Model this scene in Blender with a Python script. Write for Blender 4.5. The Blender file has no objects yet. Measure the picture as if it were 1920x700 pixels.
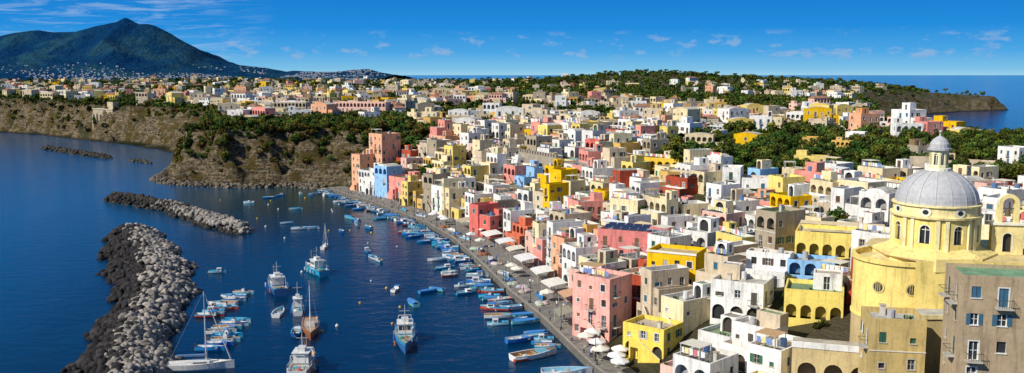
import bpy, math, random
import numpy as np
from mathutils import Vector, noise as mnoise
rng = random.Random(11)
nr = np.random.RandomState(5)
scene = bpy.context.scene
COL = scene.collection

# ------------------------------------------------------------------ materials
def newmat(name):
    m = bpy.data.materials.new(name); m.use_nodes = True
    nt = m.node_tree; b = nt.nodes['Principled BSDF']
    return m, nt, b
def N(nt, t, **kw):
    n = nt.nodes.new(t)
    for k, v in kw.items():
        if k in n.inputs.keys(): n.inputs[k].default_value = v
        else: setattr(n, k, v)
    return n
def mixc(nt, typ, fac, a, b):
    n = nt.nodes.new('ShaderNodeMix'); n.data_type = 'RGBA'; n.blend_type = typ
    for i, v in ((0, fac), (6, a), (7, b)):
        if isinstance(v, bpy.types.NodeSocket): nt.links.new(v, n.inputs[i])
        else: n.inputs[i].default_value = v if i == 0 else (v[0], v[1], v[2], 1)
    return n.outputs[2]
def mth(nt, op, a, b=0.0, c=0.0, clamp=False):
    n = nt.nodes.new('ShaderNodeMath'); n.operation = op; n.use_clamp = clamp
    for i, v in enumerate((a, b, c)):
        if isinstance(v, bpy.types.NodeSocket): nt.links.new(v, n.inputs[i])
        else: n.inputs[i].default_value = v
    return n.outputs[0]
def ramp(nt, src, stops, interp='LINEAR'):
    n = nt.nodes.new('ShaderNodeValToRGB'); n.color_ramp.interpolation = interp
    e = n.color_ramp.elements
    while len(e) < len(stops): e.new(0.5)
    for el, (p, c) in zip(e, stops):
        el.position = p
        el.color = (c, c, c, 1) if not isinstance(c, tuple) else (c[0], c[1], c[2], 1)
    nt.links.new(src, n.inputs[0]); return n.outputs[0]
def noise(nt, vec, scale, detail=4, rough=0.55, dist=0.0):
    n = N(nt, 'ShaderNodeTexNoise'); n.inputs['Scale'].default_value = scale
    n.inputs['Detail'].default_value = detail; n.inputs['Roughness'].default_value = rough
    n.inputs['Distortion'].default_value = dist
    nt.links.new(vec, n.inputs['Vector']); return n.outputs['Fac']
def vscale(nt, vec, s):
    n = nt.nodes.new('ShaderNodeVectorMath'); n.operation = 'MULTIPLY'
    nt.links.new(vec, n.inputs[0]); n.inputs[1].default_value = s; return n.outputs[0]
def bump(nt, b, h, strength, dist):
    n = N(nt, 'ShaderNodeBump'); n.inputs['Strength'].default_value = strength
    n.inputs['Distance'].default_value = dist
    nt.links.new(h, n.inputs['Height']); nt.links.new(n.outputs[0], b.inputs['Normal'])
def attr_col(nt, obj=True):
    a = N(nt, 'ShaderNodeAttribute', attribute_name='Col')
    if not obj: return a.outputs['Color']
    o = N(nt, 'ShaderNodeObjectInfo')
    return mixc(nt, 'MULTIPLY', 1.0, a.outputs['Color'], o.outputs['Color'])
def pos(nt): return N(nt, 'ShaderNodeNewGeometry').outputs['Position']

def make_wall():
    m, nt, b = newmat('weathered_plaster'); p = pos(nt)
    c = attr_col(nt)
    n1 = noise(nt, p, 0.35, 5, .6)
    streak = noise(nt, vscale(nt, p, (1.6, 1.6, 0.18)), 1.0, 5, .65)
    fine = noise(nt, p, 2.2, 5, .7)
    f1 = ramp(nt, n1, [(0.3, .84), (0.6, 1.06)])
    f2 = ramp(nt, streak, [(0.34, .5), (0.50, 1.0)])
    f3 = ramp(nt, fine, [(0.30, .80), (0.54, 1.05)])
    c = mixc(nt, 'MULTIPLY', 1.0, c, f1); c = mixc(nt, 'MULTIPLY', 0.6, c, f2); c = mixc(nt, 'MULTIPLY', .8, c, f3)
    pk = ramp(nt, noise(nt, p, 0.55, 7, .72), [(0.60, 0.0), (0.66, 1.0)])
    c = mixc(nt, 'MIX', mth(nt, 'MULTIPLY', pk, .42), c, (.42, .35, .26))
    nt.links.new(c, b.inputs['Base Color']); b.inputs['Roughness'].default_value = .92
    b.inputs['Specular IOR Level'].default_value = .1
    bump(nt, b, fine, .35, .06); return m
def make_roof():
    m, nt, b = newmat('roof_coating'); p = pos(nt)
    c = attr_col(nt, False)
    n1 = ramp(nt, noise(nt, p, 0.5, 6, .65), [(0.3, .55), (0.65, 1.1)])
    n2 = ramp(nt, noise(nt, p, 2.5, 4, .6), [(0.3, .75), (0.6, 1.03)])
    c = mixc(nt, 'MULTIPLY', 1, c, n1); c = mixc(nt, 'MULTIPLY', 1, c, n2)
    nt.links.new(c, b.inputs['Base Color']); b.inputs['Roughness'].default_value = .95; return m
def make_attr(name, rough, spec=.4, nz=.0, sc=3.0, bmp=0):
    m, nt, b = newmat(name); c = attr_col(nt, False); p = pos(nt)
    if nz:
        f = noise(nt, p, sc, 4, .6)
        c = mixc(nt, 'MULTIPLY', 1, c, ramp(nt, f, [(0.3, 1 - nz), (0.65, 1.05)]))
        if bmp: bump(nt, b, f, bmp, .15)
    nt.links.new(c, b.inputs['Base Color']); b.inputs['Roughness'].default_value = rough
    b.inputs['Specular IOR Level'].default_value = spec; return m
M_WALL = make_wall(); M_ROOF = make_roof()
M_TRIM = make_attr('painted_trim', .6, .3, .18, 2.0)
M_GLASS = make_attr('window_glass', .08, .6)
M_BOAT = make_attr('boat_paint', .3, .5, .2, 2.5)
M_ROCK = make_attr('boulder_rock', .9, .2, .45, 1.6, .6)
M_LEAF = make_attr('foliage', .8, .15, .35, .8)
MATS = [M_WALL, M_TRIM, M_ROOF, M_GLASS]
W, T, R, G = 0, 1, 2, 3

def make_terrain_mat():
    m, nt, b = newmat('island_ground'); g = N(nt, 'ShaderNodeNewGeometry'); p = g.outputs['Position']
    sep = N(nt, 'ShaderNodeSeparateXYZ'); nt.links.new(g.outputs['Normal'], sep.inputs[0])
    ps = N(nt, 'ShaderNodeSeparateXYZ'); nt.links.new(p, ps.inputs[0])
    big = noise(nt, p, .03, 5, .6); mid = noise(nt, p, .11, 6, .65); fin = noise(nt, p, .7, 6, .72)
    strata = noise(nt, vscale(nt, p, (.035, .035, .42)), 1.0, 7, .72, .9)
    rock = ramp(nt, strata, [(0.3, (.07, .055, .04)), (0.42, (.22, .165, .10)), (0.5, (.40, .31, .19)), (0.545, (.10, .08, .055)), (0.61, (.34, .27, .17)), (0.7, (.46, .38, .26))])
    rock = mixc(nt, 'MULTIPLY', 1, rock, ramp(nt, fin, [(0.38, .20), (0.55, 1.1)]))
    dry = mixc(nt, 'MIX', ramp(nt, fin, [(.4, 0.), (.6, 1.)]), (.17, .095, .03), (.05, .07, .015))
    rock = mixc(nt, 'MIX', ramp(nt, mid, [(0.50, 0.), (0.55, .92)]), rock, dry)
    grass = mixc(nt, 'MIX', ramp(nt, mid, [(.4, 0.), (.6, 1.)]), (.035, .06, .014), (.11, .10, .04))
    soil = mixc(nt, 'MIX', ramp(nt, big, [(.42, 0.), (.6, 1.)]), grass, (.13, .11, .07))
    slope = ramp(nt, mth(nt, 'ADD', sep.outputs[2], mth(nt, 'MULTIPLY', mth(nt, 'SUBTRACT', fin, .5), .25)), [(0.78, 0.), (0.92, 1.)])
    c = mixc(nt, 'MIX', slope, rock, soil)
    wet = ramp(nt, mth(nt, 'DIVIDE', ps.outputs[2], 10.0), [(0.05, .3), (0.2, 1.)])
    c = mixc(nt, 'MULTIPLY', 1, c, wet)
    nt.links.new(c, b.inputs['Base Color']); b.inputs['Roughness'].default_value = .95
    b.inputs['Specular IOR Level'].default_value = .1
    h = mth(nt, 'ADD', mth(nt, 'MULTIPLY', strata, 1.6), fin)
    bump(nt, b, h, 1.0, 2.6); return m
def make_water():
    m, nt, b = newmat('sea_water'); p = pos(nt)
    ps = N(nt, 'ShaderNodeSeparateXYZ'); nt.links.new(p, ps.inputs[0])
    big = noise(nt, vscale(nt, p, (1, .5, 1)), .02, 4, .6)
    c = mixc(nt, 'MIX', ramp(nt, big, [(.35, 0.), (.65, 1.)]), (.0003, .013, .045), (.0006, .030, .080))
    shal_refl = mth(nt, 'MULTIPLY', ramp(nt, mth(nt, 'DIVIDE', ps.outputs[1], 420.), [(.66, 0.), (.88, 1.)]), ramp(nt, mth(nt, 'DIVIDE', mth(nt, 'ADD', ps.outputs[0], 260.), 260.), [(.25, 0.), (.5, 1.)]))
    shal_refl = mth(nt, 'MULTIPLY', shal_refl, ramp(nt, mth(nt, 'DIVIDE', ps.outputs[1], 1000.), [(.45, 1.), (.5, 0.)]))
    c = mixc(nt, 'MIX', mth(nt, 'MULTIPLY', shal_refl, .85), c, (.008, .034, .032))  # shallow tint; also paints the cliff's green reflection into the water colour
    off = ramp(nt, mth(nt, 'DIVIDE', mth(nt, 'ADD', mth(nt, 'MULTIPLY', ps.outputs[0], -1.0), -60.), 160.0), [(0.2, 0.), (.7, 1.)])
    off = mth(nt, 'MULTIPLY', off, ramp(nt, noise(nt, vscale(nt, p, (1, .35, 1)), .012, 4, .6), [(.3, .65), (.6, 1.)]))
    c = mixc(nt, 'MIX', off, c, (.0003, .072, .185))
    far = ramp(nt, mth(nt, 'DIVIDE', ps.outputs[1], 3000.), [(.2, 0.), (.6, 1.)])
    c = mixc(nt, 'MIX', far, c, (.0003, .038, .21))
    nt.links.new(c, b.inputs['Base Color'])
    b.inputs['Roughness'].default_value = .10; b.inputs['IOR'].default_value = 1.33
    b.inputs['Specular IOR Level'].default_value = .2
    b.inputs['Specular Tint'].default_value = (.3, .70, 1, 1)
    w1 = noise(nt, vscale(nt, p, (.8, 1.2, 1)), .28, 5, .62, .4)
    w2 = noise(nt, p, 1.6, 3, .6)
    h = mth(nt, 'ADD', mth(nt, 'MULTIPLY', w1, 1.), mth(nt, 'MULTIPLY', w2, .2))
    bump(nt, b, h, .32, .55); return m
def make_pave():
    m, nt, b = newmat('quay_paving'); p = pos(nt)
    v = N(nt, 'ShaderNodeTexVoronoi'); v.inputs['Scale'].default_value = 1.4; nt.links.new(p, v.inputs['Vector'])
    bw = N(nt, 'ShaderNodeRGBToBW'); nt.links.new(v.outputs['Color'], bw.inputs[0])
    c = ramp(nt, noise(nt, p, .4, 6, .65), [(.3, (.14, .13, .115)), (.7, (.30, .275, .24))])
    c = mixc(nt, 'MULTIPLY', .5, c, ramp(nt, bw.outputs[0], [(.2, .5), (.8, 1.)]))
    nt.links.new(c, b.inputs['Base Color']); b.inputs['Roughness'].default_value = .9; return m
M_TERR = make_terrain_mat(); M_WATER = make_water(); M_PAVE = make_pave()

# ------------------------------------------------------------------ mesh helpers
def np_mesh(name, V, F, C, mat, smooth=False):
    V = np.asarray(V, dtype=np.float32); F = np.asarray(F, dtype=np.int32); k = F.shape[1]
    me = bpy.data.meshes.new(name)
    me.vertices.add(len(V)); me.vertices.foreach_set('co', V.ravel())
    me.loops.add(F.size); me.loops.foreach_set('vertex_index', F.ravel())
    me.polygons.add(len(F)); me.polygons.foreach_set('loop_start', np.arange(0, F.size, k, dtype=np.int32))
    try: me.polygons.foreach_set('loop_total', np.full(len(F), k, dtype=np.int32))
    except Exception: pass
    me.update(calc_edges=True)
    if C is not None:
        a = me.attributes.new('Col', 'FLOAT_COLOR', 'FACE')
        c4 = np.ones((len(F), 4), dtype=np.float32); c4[:, :3] = C; a.data.foreach_set('color', c4.ravel())
    if smooth: me.polygons.foreach_set('use_smooth', np.ones(len(F), dtype=bool))
    me.materials.append(mat); me.validate()
    ob = bpy.data.objects.new(name, me); COL.objects.link(ob); return ob

class MB:
    def __init__(s): s.V = []; s.F = []; s.M = []; s.C = []; s.set(0, 0, 0, 0)
    def set(s, x, y, z, th): s.t = (x, y, z, math.cos(th), math.sin(th))
    def v(s, p):
        x, y, z, c, sn = s.t
        s.V.append((x + p[0] * c - p[1] * sn, y + p[0] * sn + p[1] * c, z + p[2])); return len(s.V) - 1
    def poly(s, pts, m, c):
        s.F.append([s.v(p) for p in pts]); s.M.append(m); s.C.append(c)
    def box(s, x0, x1, y0, y1, z0, z1, m, c, top=None, bot=True):
        i = [s.v(p) for p in ((x0, y0, z0), (x1, y0, z0), (x1, y1, z0), (x0, y1, z0), (x0, y0, z1), (x1, y0, z1), (x1, y1, z1), (x0, y1, z1))]
        fs = [(0, 1, 5, 4), (1, 2, 6, 5), (2, 3, 7, 6), (3, 0, 4, 7), (4, 5, 6, 7)]
        if bot: fs.append((3, 2, 1, 0))
        for k, f in enumerate(fs):
            s.F.append([i[a] for a in f])
            if k == 4 and top: s.M.append(top[0]); s.C.append(top[1])
            else: s.M.append(m); s.C.append(c)
    def tube(s, a, b, r0, r1, n, m, c):
        a = Vector(a); b = Vector(b); d = (b - a).normalized()
        u = d.orthogonal().normalized(); w = d.cross(u)
        A = []; B = []
        for k in range(n):
            t = 2 * math.pi * k / n; o = u * math.cos(t) + w * math.sin(t)
            A.append(s.v(a + o * r0)); B.append(s.v(b + o * r1))
        for k in range(n):
            j = (k + 1) % n; s.F.append([A[k], A[j], B[j], B[k]]); s.M.append(m); s.C.append(c)
        s.F.append(B[:]); s.M.append(m); s.C.append(c)
        s.F.append(A[::-1]); s.M.append(m); s.C.append(c)
    def lathe(s, prof, n, cx, cy, m, c, a0=0, a1=2 * math.pi, colf=None):
        full = abs(a1 - a0 - 2 * math.pi) < 1e-6
        nn = n if full else n + 1; rows = []
        for (r, z) in prof:
            rows.append([s.v((cx + r * math.cos(a0 + (a1 - a0) * k / n), cy + r * math.sin(a0 + (a1 - a0) * k / n), z)) for k in range(nn)])
        for i in range(len(rows) - 1):
            for k in range(n):
                j = (k + 1) % nn
                s.F.append([rows[i][k], rows[i][j], rows[i + 1][j], rows[i + 1][k]]); s.M.append(m)
                s.C.append(colf(i, k) if colf else c)
    def wall(s, p0, p1, z0, z1, ops, m, c, dep=.2):
        ux, uy = p1[0] - p0[0], p1[1] - p0[1]; L = math.hypot(ux, uy); ux /= L; uy /= L
        nx, ny = uy, -ux
        def P(x, z, o=0): return (p0[0] + ux * x + nx * o, p0[1] + uy * x + ny * o, z)
        ops = [o for o in ops if o['x0'] > .05 and o['x1'] < L - .05 and o['z0'] > z0 - .01 and o['z1'] < z1 - .05]
        xs = sorted(set([0, L] + [o['x0'] for o in ops] + [o['x1'] for o in ops]))
        zs = sorted(set([z0, z1] + [o['z0'] for o in ops] + [o['z1'] for o in ops]))
        for i in range(len(xs) - 1):
            run = None
            for j in range(len(zs) - 1):
                mx = (xs[i] + xs[i + 1]) / 2; mz = (zs[j] + zs[j + 1]) / 2
                hole = any(o['x0'] < mx < o['x1'] and o['z0'] < mz < o['z1'] for o in ops)
                if not hole and run is None: run = zs[j]
                if hole and run is not None:
                    s.poly([P(xs[i], run), P(xs[i + 1], run), P(xs[i + 1], zs[j]), P(xs[i], zs[j])], m, c); run = None
            if run is not None: s.poly([P(xs[i], run), P(xs[i + 1], run), P(xs[i + 1], z1), P(xs[i], z1)], m, c)
        for o in ops:
            x0, x1, a, b = o['x0'], o['x1'], o['z0'], o['z1']; dp = o.get('dep', dep)
            k = o.get('kind', 'win'); sc = o.get('sc', (.05, .16, .08)); fr = o.get('fr', (.75, .75, .72))
            if o.get('arch'):
                r = (x1 - x0) / 2; cx = (x0 + x1) / 2; sp = b - min(r, b - a - .1); rz = b - sp
                n = 8; arc = [(cx - r * math.cos(math.pi * t / n), sp + rz * math.sin(math.pi * t / n)) for t in range(n + 1)]
                for t in range(n):
                    q0, q1 = arc[t], arc[t + 1]; cor = (x0, b) if t < n / 2 else (x1, b)
                    s.poly([P(*cor), P(*q0), P(*q1)], m, c)
                    s.poly([P(*q0), P(q0[0], q0[1], -dp), P(q1[0], q1[1], -dp), P(*q1)], m, c)
                out = [(x0, a), (x1, a), (x1, sp)] + arc[::-1][1:]
                s.poly([P(x0, a), P(x0, a, -dp), P(x0, sp, -dp), P(x0, sp)], m, c)
                s.poly([P(x1, sp), P(x1, sp, -dp), P(x1, a, -dp), P(x1, a)], m, c)
                s.poly([P(q[0], q[1], -dp) for q in out], G if k == 'glass' else o.get('m', T), (.03, .035, .04) if k == 'glass' else sc)
                if k == 'glass' or o.get('rim'):
                    for t in range(n):
                        q0, q1 = arc[t], arc[t + 1]; f = 1.22
                        e0 = (cx + (q0[0] - cx) * f, sp + (q0[1] - sp) * f); e1 = (cx + (q1[0] - cx) * f, sp + (q1[1] - sp) * f)
                        s.poly([P(*q0, .04), P(*q1, .04), P(*e1, .04), P(*e0, .04)], T, fr)
                    for (f0, f1) in ((cx - r * 1.22, x0), (x1, cx + r * 1.22)): s.poly([P(f0, a, .04), P(f1, a, .04), P(f1, sp, .04), P(f0, sp, .04)], T, fr)
                if k == 'glass':
                    s.poly([P(cx - .05, a, -dp + .04), P(cx + .05, a, -dp + .04), P(cx + .05, b - .05, -dp + .04), P(cx - .05, b - .05, -dp + .04)], T, fr)
                    s.poly([P(x0, sp - .05, -dp + .05), P(x1, sp - .05, -dp + .05), P(x1, sp + .05, -dp + .05), P(x0, sp + .05, -dp + .05)], T, fr)
                continue
            for q in (((x0, a), (x0, b)), ((x0, b), (x1, b)), ((x1, b), (x1, a)), ((x1, a), (x0, a))):
                (qx, qz), (rx, rz_) = q
                s.poly([P(qx, qz), P(qx, qz, -dp), P(rx, rz_, -dp), P(rx, rz_)], T, fr)
            if k == 'win':
                s.poly([P(x0, a, -dp), P(x1, a, -dp), P(x1, b, -dp), P(x0, b, -dp)], G, (.03, .04, .05))
                mx = (x0 + x1) / 2
                for (f0, f1, g0, g1) in ((mx - .04, mx + .04, a, b), (x0, x1, (a + b) / 2 - .03, (a + b) / 2 + .03), (x0, x0 + .07, a, b), (x1 - .07, x1, a, b)):
                    e = .03 + .004 * (f1 - f0 > .2)
                    s.poly([P(f0, g0, -dp + e), P(f1, g0, -dp + e), P(f1, g1, -dp + e), P(f0, g1, -dp + e)], T, fr)
            elif k in ('dark',):
                s.poly([P(x0, a, -dp), P(x1, a, -dp), P(x1, b, -dp), P(x0, b, -dp)], T, sc)
            else:
                mx = (x0 + x1) / 2
                s.poly([P(x0, a, -.1), P(mx - .02, a, -.06), P(mx - .02, b, -.06), P(x0, b, -.1)], T, sc)
                s.poly([P(mx + .02, a, -.06), P(x1, a, -.1), P(x1, b, -.1), P(mx + .02, b, -.06)], T, sc)
                s.poly([P(x0, a, -.14), P(x1, a, -.14), P(x1, b, -.14), P(x0, b, -.14)], T, (.02, .02, .02))
            if o.get('open'):
                hw = (x1 - x0) / 2
                for (f0, f1) in ((x0 - hw - .02, x0 - .02), (x1 + .02, x1 + hw + .02)):
                    s.poly([P(f0, a, .05), P(f1, a, .05), P(f1, b, .05), P(f0, b, .05)], T, sc)
            elif o.get('surr', 0):
                w = .14
                for (f0, f1, g0, g1) in ((x0 - w, x0, a, b + w), (x1, x1 + w, a, b + w), (x0, x1, b, b + w)):
                    s.poly([P(f0, g0, .035), P(f1, g0, .035), P(f1, g1, .035), P(f0, g1, .035)], T, fr)
            if o.get('sill', 1) and not o.get('door'):
                s.poly([P(x0 - .12, a, .1), P(x1 + .12, a, .1), P(x1 + .12, a, 0), P(x0 - .12, a, 0)], T, fr)
                s.poly([P(x0 - .12, a - .1, .1), P(x1 + .12, a - .1, .1), P(x1 + .12, a, .1), P(x0 - .12, a, .1)], T, fr)
            if o.get('balc'):
                e = .35; dpb = .9
                for (f0, f1, g0, g1, h0, h1_, cc) in [(x0 - e, x1 + e, 0, dpb, a - .16, a - .02, (.5, .47, .4)), (x0 - e, x1 + e, dpb - .05, dpb, a + .92, a + .97, (.06, .06, .06))]:
                    pts = [P(f0, h0, g0), P(f1, h0, g0), P(f1, h0, g1), P(f0, h0, g1), P(f0, h1_, g0), P(f1, h1_, g0), P(f1, h1_, g1), P(f0, h1_, g1)]
                    for f in ((3, 2, 6, 7), (0, 3, 7, 4), (2, 1, 5, 6), (7, 6, 5, 4), (0, 1, 2, 3)): s.poly([pts[q] for q in f], T, cc)
                nb = 7
                for q in range(nb + 1):
                    xx = x0 - e + (x1 - x0 + 2 * e) * q / nb
                    s.poly([P(xx - .02, a, dpb - .02), P(xx + .02, a, dpb - .02), P(xx + .02, a + .92, dpb - .02), P(xx - .02, a + .92, dpb - .02)], T, (.06, .06, .06))
                for xx in (x0 - e, x1 + e):
                    s.poly([P(xx, a + .88, 0), P(xx, a + .88, dpb), P(xx, a + .95, dpb), P(xx, a + .95, 0)], T, (.06, .06, .06))
    def mesh(s, name, mats=MATS):
        me = bpy.data.meshes.new(name); me.from_pydata(s.V, [], s.F)
        me.polygons.foreach_set('material_index', s.M)
        a = me.attributes.new('Col', 'FLOAT_COLOR', 'FACE')
        c = np.ones((len(s.F), 4), dtype=np.float32); c[:, :3] = np.array([x[:3] for x in s.C]); a.data.foreach_set('color', c.ravel())
        for m in mats: me.materials.append(m)
        return me
    def obj(s, name, mats=MATS, loc=(0, 0, 0), rot=0):
        ob = bpy.data.objects.new(name, s.mesh(name, mats)); COL.objects.link(ob)
        ob.location = loc; ob.rotation_euler = (0, 0, rot); return ob

# ------------------------------------------------------------------ island plan (metres)
Q = [(52, 60), (38, 80), (30, 105), (21, 128), (13.5, 148), (9.9, 163), (5.5, 181), (0, 199), (-8.4, 233), (-17.6, 268), (-28.3, 297), (-39.9, 319.5), (-53.5, 346), (-68, 369), (-80, 392)]
Qn = np.array(Q, float)
def pwid(y): return float(np.interp(y, [100, 150, 172, 195, 280, 320, 400], [3, 3.5, 6, 13, 13, 8, 6]))
SH = [(x, y, pwid(y) + 1, 62 if y < 330 else 62 - (y - 330) * .55, 0) for x, y in Q]
SH += [(-90, 403, 2, 20, 1), (-104, 408, 1, 13, 1), (-116, 401, 1, 14, 1), (-134, 405, 1.5, 13, 1), (-155, 414, 2, 16, 1), (-168, 429, 1, 18, 1), (-172, 455, 1, 20, 1), (-181, 486, 2, 18, 1),
       (-204, 560, 5, 16, 1), (-241, 610, 7, 18, 1), (-283, 657, 7, 17, 1), (-335, 702, 6, 16, 1), (-389, 751, 5, 18, 1), (-448, 793, 5, 18, 1), (-520, 825, 5, 20, 1),
       (-800, 860, 5, 30, 1), (-1500, 1000, 5, 30, 1), (-2000, 1300, 5, 60, 1), (-1900, 1700, 5, 60, 1), (-700, 1800, 2, 70, 1), (0, 1850, 2, 70, 1), (380, 1700, 2, 60, 1),
       (560, 1500, 1, 60, 1), (690, 1340, 1, 22, 1), (715, 1305, 1, 12, 1), (690, 1280, 1, 16, 1), (610, 1235, 1, 34, 1), (525, 1150, 2, 40, 1), (400, 950, 3, 40, 1), (315, 720, 3, 30, 1), (252, 560, 2, 22, 1),
       (210, 430, 2, 20, 1), (222, 340, 2, 20, 1), (320, 200, 2, 25, 1), (420, 0, 2, 25, 1), (300, -60, 2, 40, 1), (90, -60, 2, 40, 1), (60, 20, 2, 40, 1)]
S = np.array(SH, float)
def wob(x, y):
    return (np.sin(x * .11 + np.sin(y * .07) * 2) * np.cos(y * .09 + np.sin(x * .05) * 2) + .5 * np.sin(x * .31 + y * .13 + 2 * np.sin(y * .17)) + .35 * np.sin(y * .47 - x * .29) + .2 * np.sin(x * .9 + y * .7))
def plateau(x, y):
    P = 24 + np.clip((y - 480) / 1200, 0, 1) * 12
    P = P - 6.5 * np.exp(-((x - 100) / 75) ** 2 - ((y - 225) / 60) ** 2)
    P = P + 16 * np.exp(-((x - 195) / 130) ** 2 - ((y - 1400) / 170) ** 2) + 7 * np.exp(-((x - 380) / 140) ** 2 - ((y - 1380) / 150) ** 2)
    P = P - 13 * np.clip((x - 470) / 230, 0, 1) * (y > 1000)
    P = P + 2.0 * np.sin(x * .011 + 1) * np.sin(y * .009) * np.clip((y - 350) / 200, 0, 1)
    return P
def coast(x, y):
    x = np.atleast_1d(np.asarray(x, float)); y = np.atleast_1d(np.asarray(y, float))
    best = np.full(x.shape, 1e18); par = np.zeros(x.shape + (3,)); inside = np.zeros(x.shape, bool)
    n = len(S)
    for i in range(n):
        a = S[i]; b = S[(i + 1) % n]; dx, dy = b[0] - a[0], b[1] - a[1]
        t = np.clip(((x - a[0]) * dx + (y - a[1]) * dy) / (dx * dx + dy * dy), 0, 1)
        d = (x - a[0] - t * dx) ** 2 + (y - a[1] - t * dy) ** 2
        m = d < best; best = np.where(m, d, best)
        pr = a[2:5] + t[..., None] * (b[2:5] - a[2:5]); par = np.where(m[..., None], pr, par)
        cr = ((a[1] > y) != (b[1] > y)); xi = a[0] + (y - a[1]) * dx / (dy if abs(dy) > 1e-9 else 1e-9)
        inside ^= cr & (x < xi)
    return np.where(inside, 1, -1) * np.sqrt(best), par
def height(x, y):
    x = np.atleast_1d(np.asarray(x, float)); y = np.atleast_1d(np.asarray(y, float))
    d, par = coast(x, y); flat, rw, cl = par[..., 0], par[..., 1], par[..., 2]
    d = d + wob(x, y) * 4.4 * cl * np.clip(d / 4 + .4, 0, 1) * np.clip((60 - d) / 30, 0, 1)
    t = np.clip((d - flat) / rw, 0, 1)
    prof = np.where(cl > .5, t ** .75, t ** .95)
    base = np.clip(d / 3., 0, 1) * 1.0
    led = np.where((cl > .3) & (t > 0) & (t < 1), np.sin(prof * 20 + wob(x * .5, y * .5)) * .9, 0)
    z = base + (plateau(x, y) - 1) * prof + led + cl * .6 * wob(x * 2.2, y * 2.2) * (d > 0)
    return np.where(d < 0, np.maximum(-3, d * .5), z)
def h1(x, y): return float(height(x, y)[0])

ys = [-60.]
while ys[-1] < 1900: ys.append(ys[-1] + (6 if ys[-1] < 90 else 3.5 if ys[-1] < 385 else 1.6 if ys[-1] < 440 else 3 if ys[-1] < 560 else min(16, 3.2 + (ys[-1] - 560) * .011)))
ys = np.array(ys); nx = 400
uu = np.linspace(-1, 1, nx)
XX = np.zeros((len(ys), nx)); YY = np.zeros_like(XX)
for i, y in enumerate(ys):
    hw = max(200, .66 * y + 120); XX[i] = hw * uu; YY[i] = y
ZZ = height(XX.ravel(), YY.ravel())
V = np.stack([XX.ravel(), YY.ravel(), ZZ], 1)
ii = np.arange(len(ys) - 1)[:, None] * nx + np.arange(nx - 1)[None, :]
F = np.stack([ii, ii + 1, ii + 1 + nx, ii + nx], -1).reshape(-1, 4)
keep = (ZZ[F] > -2.9).any(1)
np_mesh('island_terrain', V, F[keep], None, M_TERR)
me = bpy.data.meshes.new('sea'); me.from_pydata([(-60000, -3000, 0), (60000, -3000, 0), (60000, 70000, 0), (-60000, 70000, 0)], [], [(0, 1, 2, 3)])
me.materials.append(M_WATER); ob = bpy.data.objects.new('sea', me); COL.objects.link(ob)

# ------------------------------------------------------------------ quay
seg = np.hypot(*(Qn[1:] - Qn[:-1]).T); cum = np.concatenate([[0], np.cumsum(seg)]); QL = cum[-1]
def qpt(s):
    x = np.interp(s, cum, Qn[:, 0]); y = np.interp(s, cum, Qn[:, 1])
    a = max(0, s - 9); b = min(QL, s + 9)
    tx = np.interp(b, cum, Qn[:, 0]) - np.interp(a, cum, Qn[:, 0]); ty = np.interp(b, cum, Qn[:, 1]) - np.interp(a, cum, Qn[:, 1])
    l = math.hypot(tx, ty); tx /= l; ty /= l
    return float(x), float(y), tx, ty, ty, -tx
mb = MB(); prev = None; ztop = 1.3
for k in range(141):
    s = QL * k / 140; x, y, tx, ty, nx_, ny_ = qpt(s)
    def o(d): return (x + nx_ * d, y + ny_ * d)
    w = pwid(y) + 5
    cur = [(*o(0), -1.5), (*o(0), ztop + .14), (*o(.5), ztop + .14), (*o(.5), ztop), (*o(w), ztop + .15)]
    if prev:
        for j in range(4):
            mb.poly([prev[j], prev[j + 1], cur[j + 1], cur[j]][::-1], 0 if j == 3 else 1, (.33, .3, .26) if j else (.16, .15, .13))
    prev = cur
mb.obj('quay_promenade', [M_PAVE, M_WALL])

# ------------------------------------------------------------------ houses
WHITE = (.87, .85, .80); CREAM = (.86, .72, .44); PYEL = (.88, .68, .20); YEL = (.88, .53, .01); OCH = (.70, .44, .12)
PINK = (.84, .33, .27); ROSE = (.72, .17, .14); SALM = (.84, .43, .25); BLUE = (.30, .56, .88); BEI = (.66, .54, .38); STONE = (.42, .35, .25)
REDB = (.44, .08, .04); LPINK = (.87, .54, .44)
PAL = [(WHITE, 33), (CREAM, 15), (PYEL, 9), (YEL, 6.5), (OCH, 4), (PINK, 6), (ROSE, 3), (SALM, 4), (BLUE, 2.4), (BEI, 10), (STONE, 6), (REDB, 1.3), (LPINK, 6)]
PALF = [(WHITE, 28), (CREAM, 23), (PYEL, 9), (YEL, 3), (OCH, 5), (PINK, 3.5), (SALM, 5), (BEI, 20), (STONE, 10), (LPINK, 7)]
def pick(r, P=PAL):
    t = r.uniform(0, sum(w for _, w in P))
    for c, w in P:
        t -= w
        if t <= 0: break
    k = r.uniform(.84, 1.03); return tuple(min(.88, v * k) for v in c)
ROOFS = [(.52, .49, .43), (.60, .57, .50), (.42, .39, .34), (.68, .65, .58), (.34, .31, .27), (.50, .43, .34), (.17, .28, .12), (.24, .32, .18), (.45, .22, .14), (.56, .48, .36)]
SHUT = [(.04, .16, .08), (.03, .11, .07), (.12, .06, .035), (.20, .12, .07), (.45, .45, .42), (.05, .14, .22), (.10, .09, .07)]
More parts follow.
